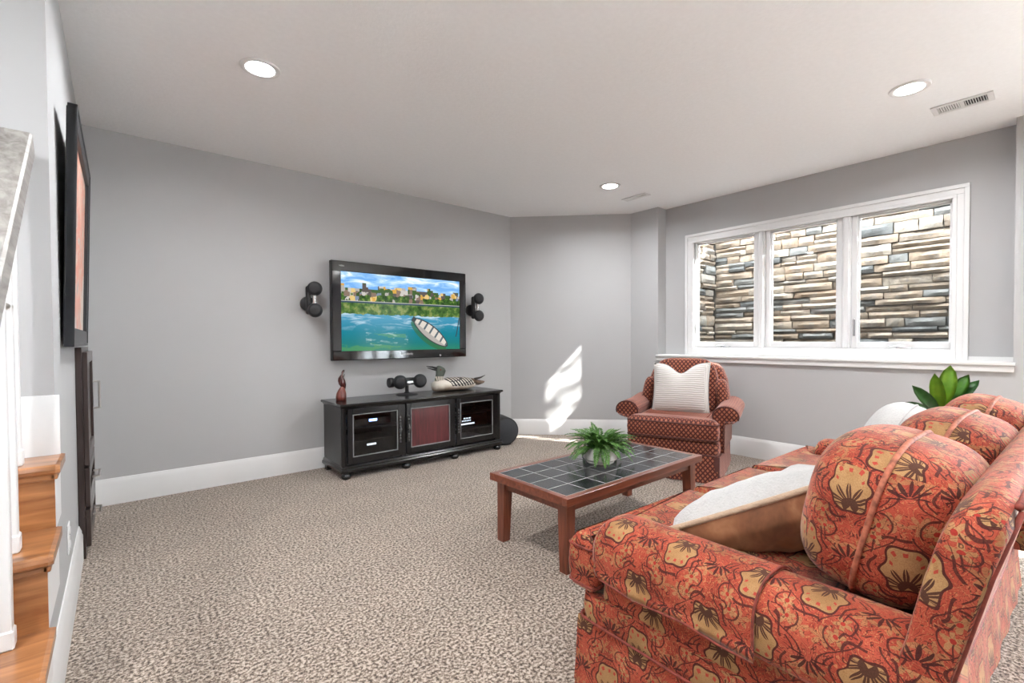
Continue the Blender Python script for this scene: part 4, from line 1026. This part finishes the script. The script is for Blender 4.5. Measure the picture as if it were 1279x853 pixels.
# knit pillow on the armchair
MC = Matrix.Translation((3.69, 2.12, 0)) @ Matrix.Rotation(math.radians(-70.5), 4, 'Z')
kp = thing('throw_pillow', 'white ribbed throw pillow with chopped top on the armchair', 'pillow', MC @ Vector((0, -.02, .49)))
PMx = Matrix.Translation(-Vector(kp.location)) @ MC @ Matrix.Translation((-.005, .03, .675)) @ Matrix.Rotation(PI/2-.26, 4, 'X') @ Matrix.Rotation(.02, 4, 'Z')
for sdn, nm in ((1, 'front_cover'), (-1, 'back_cover')):
    bm = B(); pillow_half(bm, .47, .45, .17, sdn, Matrix.Identity(4), chop=.085, pinch=.06); me_ = bpy.data.meshes.new(nm); bmesh.ops.recalc_face_normals(bm, faces=bm.faces); bm.to_mesh(me_); bm.free(); boxuv(me_)
    me_.transform(PMx); o = obj(nm, me_, MAT['knit'], kp, True, world=False)
bm = B(); tube(bm, [PMx @ Vector(p) for p in pillow_edge(.47, .45, .06, .085)], .005, 6, True); obj('edge_seam', bm, MAT['fleece'], kp, True, world=False)

# ================================================================== SOFA
sf = thing('sofa', 'red floral damask sofa with rolled arms and three back cushions', 'sofa', (2.07, .56, 0))
DM = MAT['damask']
def sobj(name, bm, mat=None, parent=None, smooth=True, uv=True, off=(0, 0)): return obj(name, bm, mat or DM, parent or sf, smooth, uv, True, off)
SFX0, SFX1 = 1.10, 3.04; SMID = (SFX0+SFX1)/2
def yrear(z): return .232-.235*z
# skirt panels
for (xa, ya), (xb, yb), nn in (((SFX0, .99), (SFX0, .185), 14), ((SFX1, .99), (SFX0, .99), 26), ((SFX1, .185), (SFX1, .99), 14), ((SFX0, .185), (SFX1, .185), 26)):
    bm = B(); a, b_ = Vector((xa, ya, 0)), Vector((xb, yb, 0)); t_ = (b_-a).normalized(); nrm = Vector((-t_.y, t_.x, 0)); nrm = nrm if nrm.dot(Vector((SMID, .56, 0))-a) < 0 else -nrm; secs = []
    L_ = (b_-a).length
    for z, fl in ((.228, 0), (.20, .004), (.10, .010), (.008, .018)):
        pts = [a+t_*L_*i/nn+nrm*(fl+.005*math.sin(i*1.7)*(1-z/.228))+Vector((0, 0, z)) for i in range(nn+1)]
        pts += [p-nrm*.008 for p in reversed(pts)]; secs.append(pts)
    loft(bm, secs); sobj('skirt_panel', bm, smooth='auto')
bm = B(); tube(bm, [(x, y, .229) for x, y in ring(SFX0-.004, SFX1+.004, .18, .994, .04)], .004, 6, True); sobj('skirt_welt', bm, MAT['thinwelt'], uv=False)
bm = B(); loft(bm, [[(x, y, z) for x, y in ring(SFX0+.004-o, SFX1-.004+o, .19, .985+o, .04)] for z, o in ((.10, 0), (.225, 0), (.26, .004), (.305, 0))]); sobj('base', bm)
# arms
def arm(s_):
    ox = SFX0 if s_ > 0 else SFX1
    sec = []
    for k in range(19):
        a = math.radians(-25+k*(240/18)); sec.append((.088+.110*spw(math.cos(a), .85), .447+.098*spw(math.sin(a), .8)))
    sec += [(.022, .372), (.016, .30), (.012, .22), (.190, .22), (.195, .36)]
    bm = B(); secs = []; uvs = []
    for y, sc in ((.12, 1), (.25, 1), (.40, 1), (.55, 1), (.70, 1), (.82, 1), (.85, 1), (.88, .985), (.897, .94), (.907, .84), (.910, .6)):
        cx_, cz_ = .08, .44
        secs.append([(ox+s_*(cx_+(x-cx_)*sc), y, (cz_+(z-cz_)*sc if z > .25 else z)) for x, z in sec])
    loft(bm, secs); me_o = sobj('arm', bm, uv=False); me = me_o.data
    # arc-length UVs so the print runs over the roll
    cum = [0]
    for i in range(1, len(sec)): cum.append(cum[-1]+math.hypot(sec[i][0]-sec[i-1][0], sec[i][1]-sec[i-1][1]))
    uv = me.uv_layers.new(name='UVMap'); n = len(sec)
    for p in me.polygons:
        idx = [me.loops[l].vertex_index % n for l in p.loop_indices]; wrap = (0 in idx and n-1 in idx)
        for l in p.loop_indices:
            vi = me.loops[l].vertex_index; k = vi % n; uv.data[l].uv = (me.vertices[vi].co.y+.03, cum[k]+(cum[-1]+.08 if wrap and k == 0 else 0))
    return me_o, sec
a1, sec = arm(1); a2, _ = arm(-1)
# fitted arm sleeves
for s_, ox, par in ((1, SFX0, a1), (-1, SFX1, a2)):
    pr = []
    for k in range(17):
        a = math.radians(8+k*(190/16)); pr.append((.088+.116*spw(math.cos(a), .85), .447+.104*spw(math.sin(a), .8)))
    pr += [(-.028, .405), (-.026, .385)]; cum = [0]
    for i in range(1, len(pr)): cum.append(cum[-1]+math.hypot(pr[i][0]-pr[i-1][0], pr[i][1]-pr[i-1][1]))
    bm = B(); secs = []
    ys = (.435, .44, .52, .60, .68, .76, .84, .88, .903, .917, .921)
    for y in ys:
        sc = {.903: .955, .917: .86, .921: .66}.get(y, .99 if y == .88 else 1)
        wv = .005*math.sin(y*19)
        outer = [(ox+s_*(.08+(x-.08)*sc-(wv if i > 15 else 0)), y, .44+(z-.44)*sc+(.006*math.sin(y*23) if i == len(pr)-1 else 0)) for i, (x, z) in enumerate(pr)]
        inner = [(ox+s_*(.08+(x-.08)*sc*.965), y, .44+(z-.44)*sc*.965) for x, z in reversed(pr)]
        secs.append(outer+inner)
    loft(bm, secs); o = sobj('arm_sleeve', bm, parent=par, uv=False); me = o.data; uv = me.uv_layers.new(name='UVMap'); n = 2*len(pr)
    for l in range(len(me.loops)):
        vi = me.loops[l].vertex_index; k = vi % n; k = k if k < len(pr) else n-1-k; uv.data[l].uv = (me.vertices[vi].co.y+.115, cum[k]+.02)
    bm = B(); tube(bm, [(ox+s_*(.08+(x-.08)*1.01), .437, .44+(z-.44)*1.01) for x, z in pr], .003, 6); tube(bm, [(ox+s_*pr[-1][0]+s_*-.002, y, pr[-1][1]+.006*math.sin(y*23)) for y in ys[:-3]], .003, 6); sobj('sleeve_welt', bm, MAT['thinwelt'], o, uv=False)
# back frame
bsec = [(.19, .22), (yrear(.40), .40), (yrear(.55), .55), (yrear(.70), .70), (yrear(.79), .79), (yrear(.80)+.006, .815), (.07, .828), (.098, .824), (.122, .80), (.138, .76), (.156, .69), (.185, .55), (.22, .42), (.25, .22)]
bm = B(); secs = []; cy_, cz_ = .15, .5
for x, sc in ((SFX0-.008, .62), (SFX0-.005, .80), (SFX0+.010, .90), (SFX0+.045, .955), (SFX0+.09, .985), (SFX0+.12, 1)) + tuple((SFX0+.12+(SFX1-SFX0-.24)*i/12, 1) for i in range(1, 12)) + ((SFX1-.12, 1), (SFX1-.09, .985), (SFX1-.045, .955), (SFX1-.010, .90), (SFX1+.005, .80), (SFX1+.008, .62)):
    secs.append([(x, cy_+(y-cy_)*sc, cz_+(z-cz_)*(1-(1-sc)*.75)) for y, z in bsec])
loft(bm, secs); bf = sobj('back_frame', bm, off=(.10, .02))
for x in (SFX0+.012, SFX1-.012):
    bm = B(); tube(bm, [(x+(SFX0+.085-x if x < 2 else SFX1-.085-x)*max(0, (z-.72)/.09)**1.5, .15+(yrear(z)-.15)*(.905+.08*max(0, (z-.72)/.09)), .5+(z-.5)*(.93+.05*max(0, (z-.72)/.09))) for z in (.24, .35, .45, .55, .65, .72, .76, .81)], .005, 6); sobj('back_welt', bm, MAT['thinwelt'], bf, uv=False)
bm = B(); tube(bm, [(SFX0+.08+(SFX1-SFX0-.16)*i/20, yrear(.80)+.003, .812) for i in range(21)], .006, 6); sobj('back_welt', bm, MAT['thinwelt'], bf, uv=False)
# seat cushions
xs = [SFX0+.19, SFX0+.19+.52, SFX0+.19+1.04, SFX1-.19]
polys = [[(xs[0], .24), (xs[1]-.004, .24), (xs[1]-.004, 1.03), (SFX0-.002, 1.03), (SFX0-.002, .995), (xs[0], .985)],
         [(xs[1]+.004, .24), (xs[2]-.004, .24), (xs[2]-.004, 1.03), (xs[1]+.004, 1.03)],
         [(xs[2]+.004, .24), (xs[3], .24), (xs[3], .985), (SFX1+.002, .995), (SFX1+.002, 1.03), (xs[2]+.004, 1.03)]]
polys[0] = [(xs[0], .24), (xs[1]-.004, .24), (xs[1]-.004, 1.035), (SFX0-.004, 1.035), (SFX0-.004, .925), (xs[0], .915)]
polys[2] = [(xs[2]+.004, .24), (xs[3], .24), (xs[3], .915), (SFX1+.004, .925), (SFX1+.004, 1.035), (xs[2]+.004, 1.035)]
polys[1] = [(xs[1]+.004, .24), (xs[2]-.004, .24), (xs[2]-.004, 1.035), (xs[1]+.004, 1.035)]
for k, pl in enumerate(polys):
    bm = B(); wl = seat(bm, roundpoly(pl, .022), .31, .465, .030, .03); sc_ = sobj('seat_cushion', bm, off=(.07*k, .03))
    for z in (.330, .447): bm = B(); tube(bm, [p+Vector((0, 0, z)) for p in wl], 0.004, 6, True); sobj('cushion_welt', bm, MAT['thinwelt'], sc_, uv=False)
# back cushions
bx = [(1.255, 1.80, .0, .02, .166, .285), (1.80, 2.34, .004, -.03, .146, .262), (2.34, 2.88, .008, .02, .142, .252)]
for k, (x0, x1, dz, rz, hy, cyy) in enumerate(bx):
    xc = (x0+x1)/2; hw = (x1-x0)/2+.005
    CM = Matrix.Translation((xc, cyy, .670+dz)) @ Matrix.Rotation(rz, 4, 'Z') @ Matrix.Rotation(math.radians(13), 4, 'X')
    rsd = k*7.3
    def pf(p, rsd=rsd): return p*(1+.022*mnoise.noise(p*5+Vector((rsd, 0, 0))))
    bm = B(); superell(bm, (0, 0, 0), (hw, hy, .190), .62, .70, 64, 32, M=CM, fn=pf); cu_ = sobj('back_cushion', bm, off=(.05+.06*k, .09))
    bm = B(); pts = []
    for i in range(72):
        a = 2*PI*i/72; pts.append(CM @ (pf(Vector((hw*spw(math.cos(a), .62), 0, .190*spw(math.sin(a), .62))))*1.004))
    tube(bm, pts, .0065, 6, True); sobj('cushion_welt', bm, MAT['welt'], cu_, uv=False)
for x in (SFX0+.06, SFX1-.06):
    for y in (.22, .93): bm = B(); box(bm, x-.025, x+.025, y-.025, y+.025, 0, .12, .004); sobj('leg', bm, MAT['redwoodz'], smooth=False, uv=False)

SROT = math.radians(-1.8)
sf.rotation_euler = (0, 0, SROT); sf.location = Vector((1.10, .56, 0)) + Matrix.Rotation(SROT, 3, 'Z') @ Vector((.965, 0, 0))
# ---- two-tone pillow on the near seat
def two_tone(label, loc, RM, w, h, th, matA, matB, matE, er):
    t = thing('throw_pillow', label, 'pillow', loc)
    for sdn, nm, mt in ((1, 'front_cover', matA), (-1, 'back_cover', matB)):
        bm = B(); pillow_half(bm, w, h, th, sdn, RM, n=26, pinch=.05, wr=.025, ex=.36); obj(nm, bm, mt, t, True, world=False)
    bm = B(); tube(bm, [RM @ Vector(p) for p in pillow_edge(w, h, .05)], er, 8, True); obj('edge_trim', bm, matE, t, True, world=False)
ey_ = Vector((-.25, .84, -.46)).normalized(); ex_ = Vector((.9, .2, -.5)); ex_ = (ex_-ey_*ex_.dot(ey_)).normalized(); ez_ = ex_.cross(ey_)
two_tone('large pillow with white fleece front and brown velvet back on the sofa seat', (1.528, .577, .552),
    Matrix((ex_, ey_, ez_)).transposed().to_4x4(), .38, .50, .21, MAT['fleece'], MAT['velvet'], MAT['fleececream'], .009)
wp = thing('throw_pillow', 'plain white fleece pillow against the far back cushions of the sofa', 'pillow', (2.26, .44, .50))
bm = B(); superell(bm, (2.26, .42, .672), (.285, .10, .178), .62, .75, 48, 24, M=Matrix.Rotation(math.radians(3), 4, 'Z') @ Matrix.Rotation(math.radians(20), 4, 'X'), fn=lambda p: p*(1+.03*mnoise.noise(p*6)))
obj('cover', bm, MAT['fleece'], wp, True)
bm = B(); WM = Matrix.Translation((2.26, .42, .672)) @ Matrix.Rotation(math.radians(3), 4, 'Z') @ Matrix.Rotation(math.radians(20), 4, 'X')
tube(bm, [WM @ Vector((0.286*spw(math.cos(a*PI/30), .62), 0, .179*spw(math.sin(a*PI/30), .62))) for a in range(60)], .004, 6, True); obj('edge_seam', bm, MAT['fleece'], wp, True)

# ================================================================== RUBBER PLANT beyond the sofa
rpnt = thing('rubber_plant', 'glossy broad-leaved green plant rising behind the sofa', 'potted plant', (3.66, .45, 0))
bc_ = Vector((3.66, .45, 0))
bm = B(); lathe(bm, [(.10, 0), (.12, .01), (.15, .26), (.155, .28), (.14, .28), (.135, .25), (.001, .25)], bc_, 32); obj('pot', bm, MAT['pot'], rpnt, smooth='auto')
bm = B(); tube(bm, [bc_+Vector((0, 0, .24)), bc_+Vector((.01, .0, .45)), bc_+Vector((0, 0, .56)), bc_+Vector((.0, .0, .64))], .010, 8, r_end=.006); obj('stem', bm, plain('green_stem', (.12, .14, .05), .6), rpnt, smooth=True)
def leaf(base, tip, w, mat, normal):
    base, tip = Vector(base), Vector(tip); L = (tip-base).length; t_ = (tip-base)/L; sd_ = t_.cross(Vector(normal)).normalized(); nn = sd_.cross(t_); bm = B(); rows = []
    prof = [.04, .35, .72, .94, 1, .92, .66, .03]
    for i, pw in enumerate(prof):
        s_ = i/(len(prof)-1); c = base+t_*L*s_+nn*(-.10*L*(s_-.5)**2*2); hw = w/2*pw
        rows.append([bm.verts.new(c+sd_*hw*q+nn*abs(q)*hw*.35) for q in (-1, -.5, 0, .5, 1)])
    for a, b_ in zip(rows, rows[1:]):
        for i in range(4): bm.faces.new((a[i], a[i+1], b_[i+1], b_[i]))
    geo = bmesh.ops.solidify(bm, geom=bm.faces[:], thickness=.0016)
    return obj('leaf', bm, mat, rpnt, True)
RV = Vector((.763, -.646, 0)); vw = Vector((-.7, -.1, .5))     # across and towards the room
b0 = bc_+Vector((0, 0, .645))
for du, dz, w, mt, nv, bz in ((-.045, .245, .070, 'ficusnew', (-.8, 0, .3), .0), (.045, .295, .085, 'ficusnew', (-1, -.2, .1), .03), (-.02, .22, .06, 'ficusnew', (-.9, .3, .3), .02), (-.165, .175, .065, 'ficus', (-.85, .1, .5), .0), (-.20, .085, .055, 'ficus', (-.8, 0, .6), -.02),
                              (.15, .245, .075, 'ficusmid', (-.9, 0, .4), .0), (.21, .215, .07, 'ficus', (-.8, .1, .6), -.01), (-.10, .02, .07, 'ficus', (-.3, .3, .9), -.04), (.14, .03, .07, 'ficus', (-.2, .2, .9), -.05)):
    leaf(b0+Vector((0, 0, bz)), b0+RV*du+Vector((.03*(du > 0)-.02, 0, dz)), w, MAT[mt], nv)
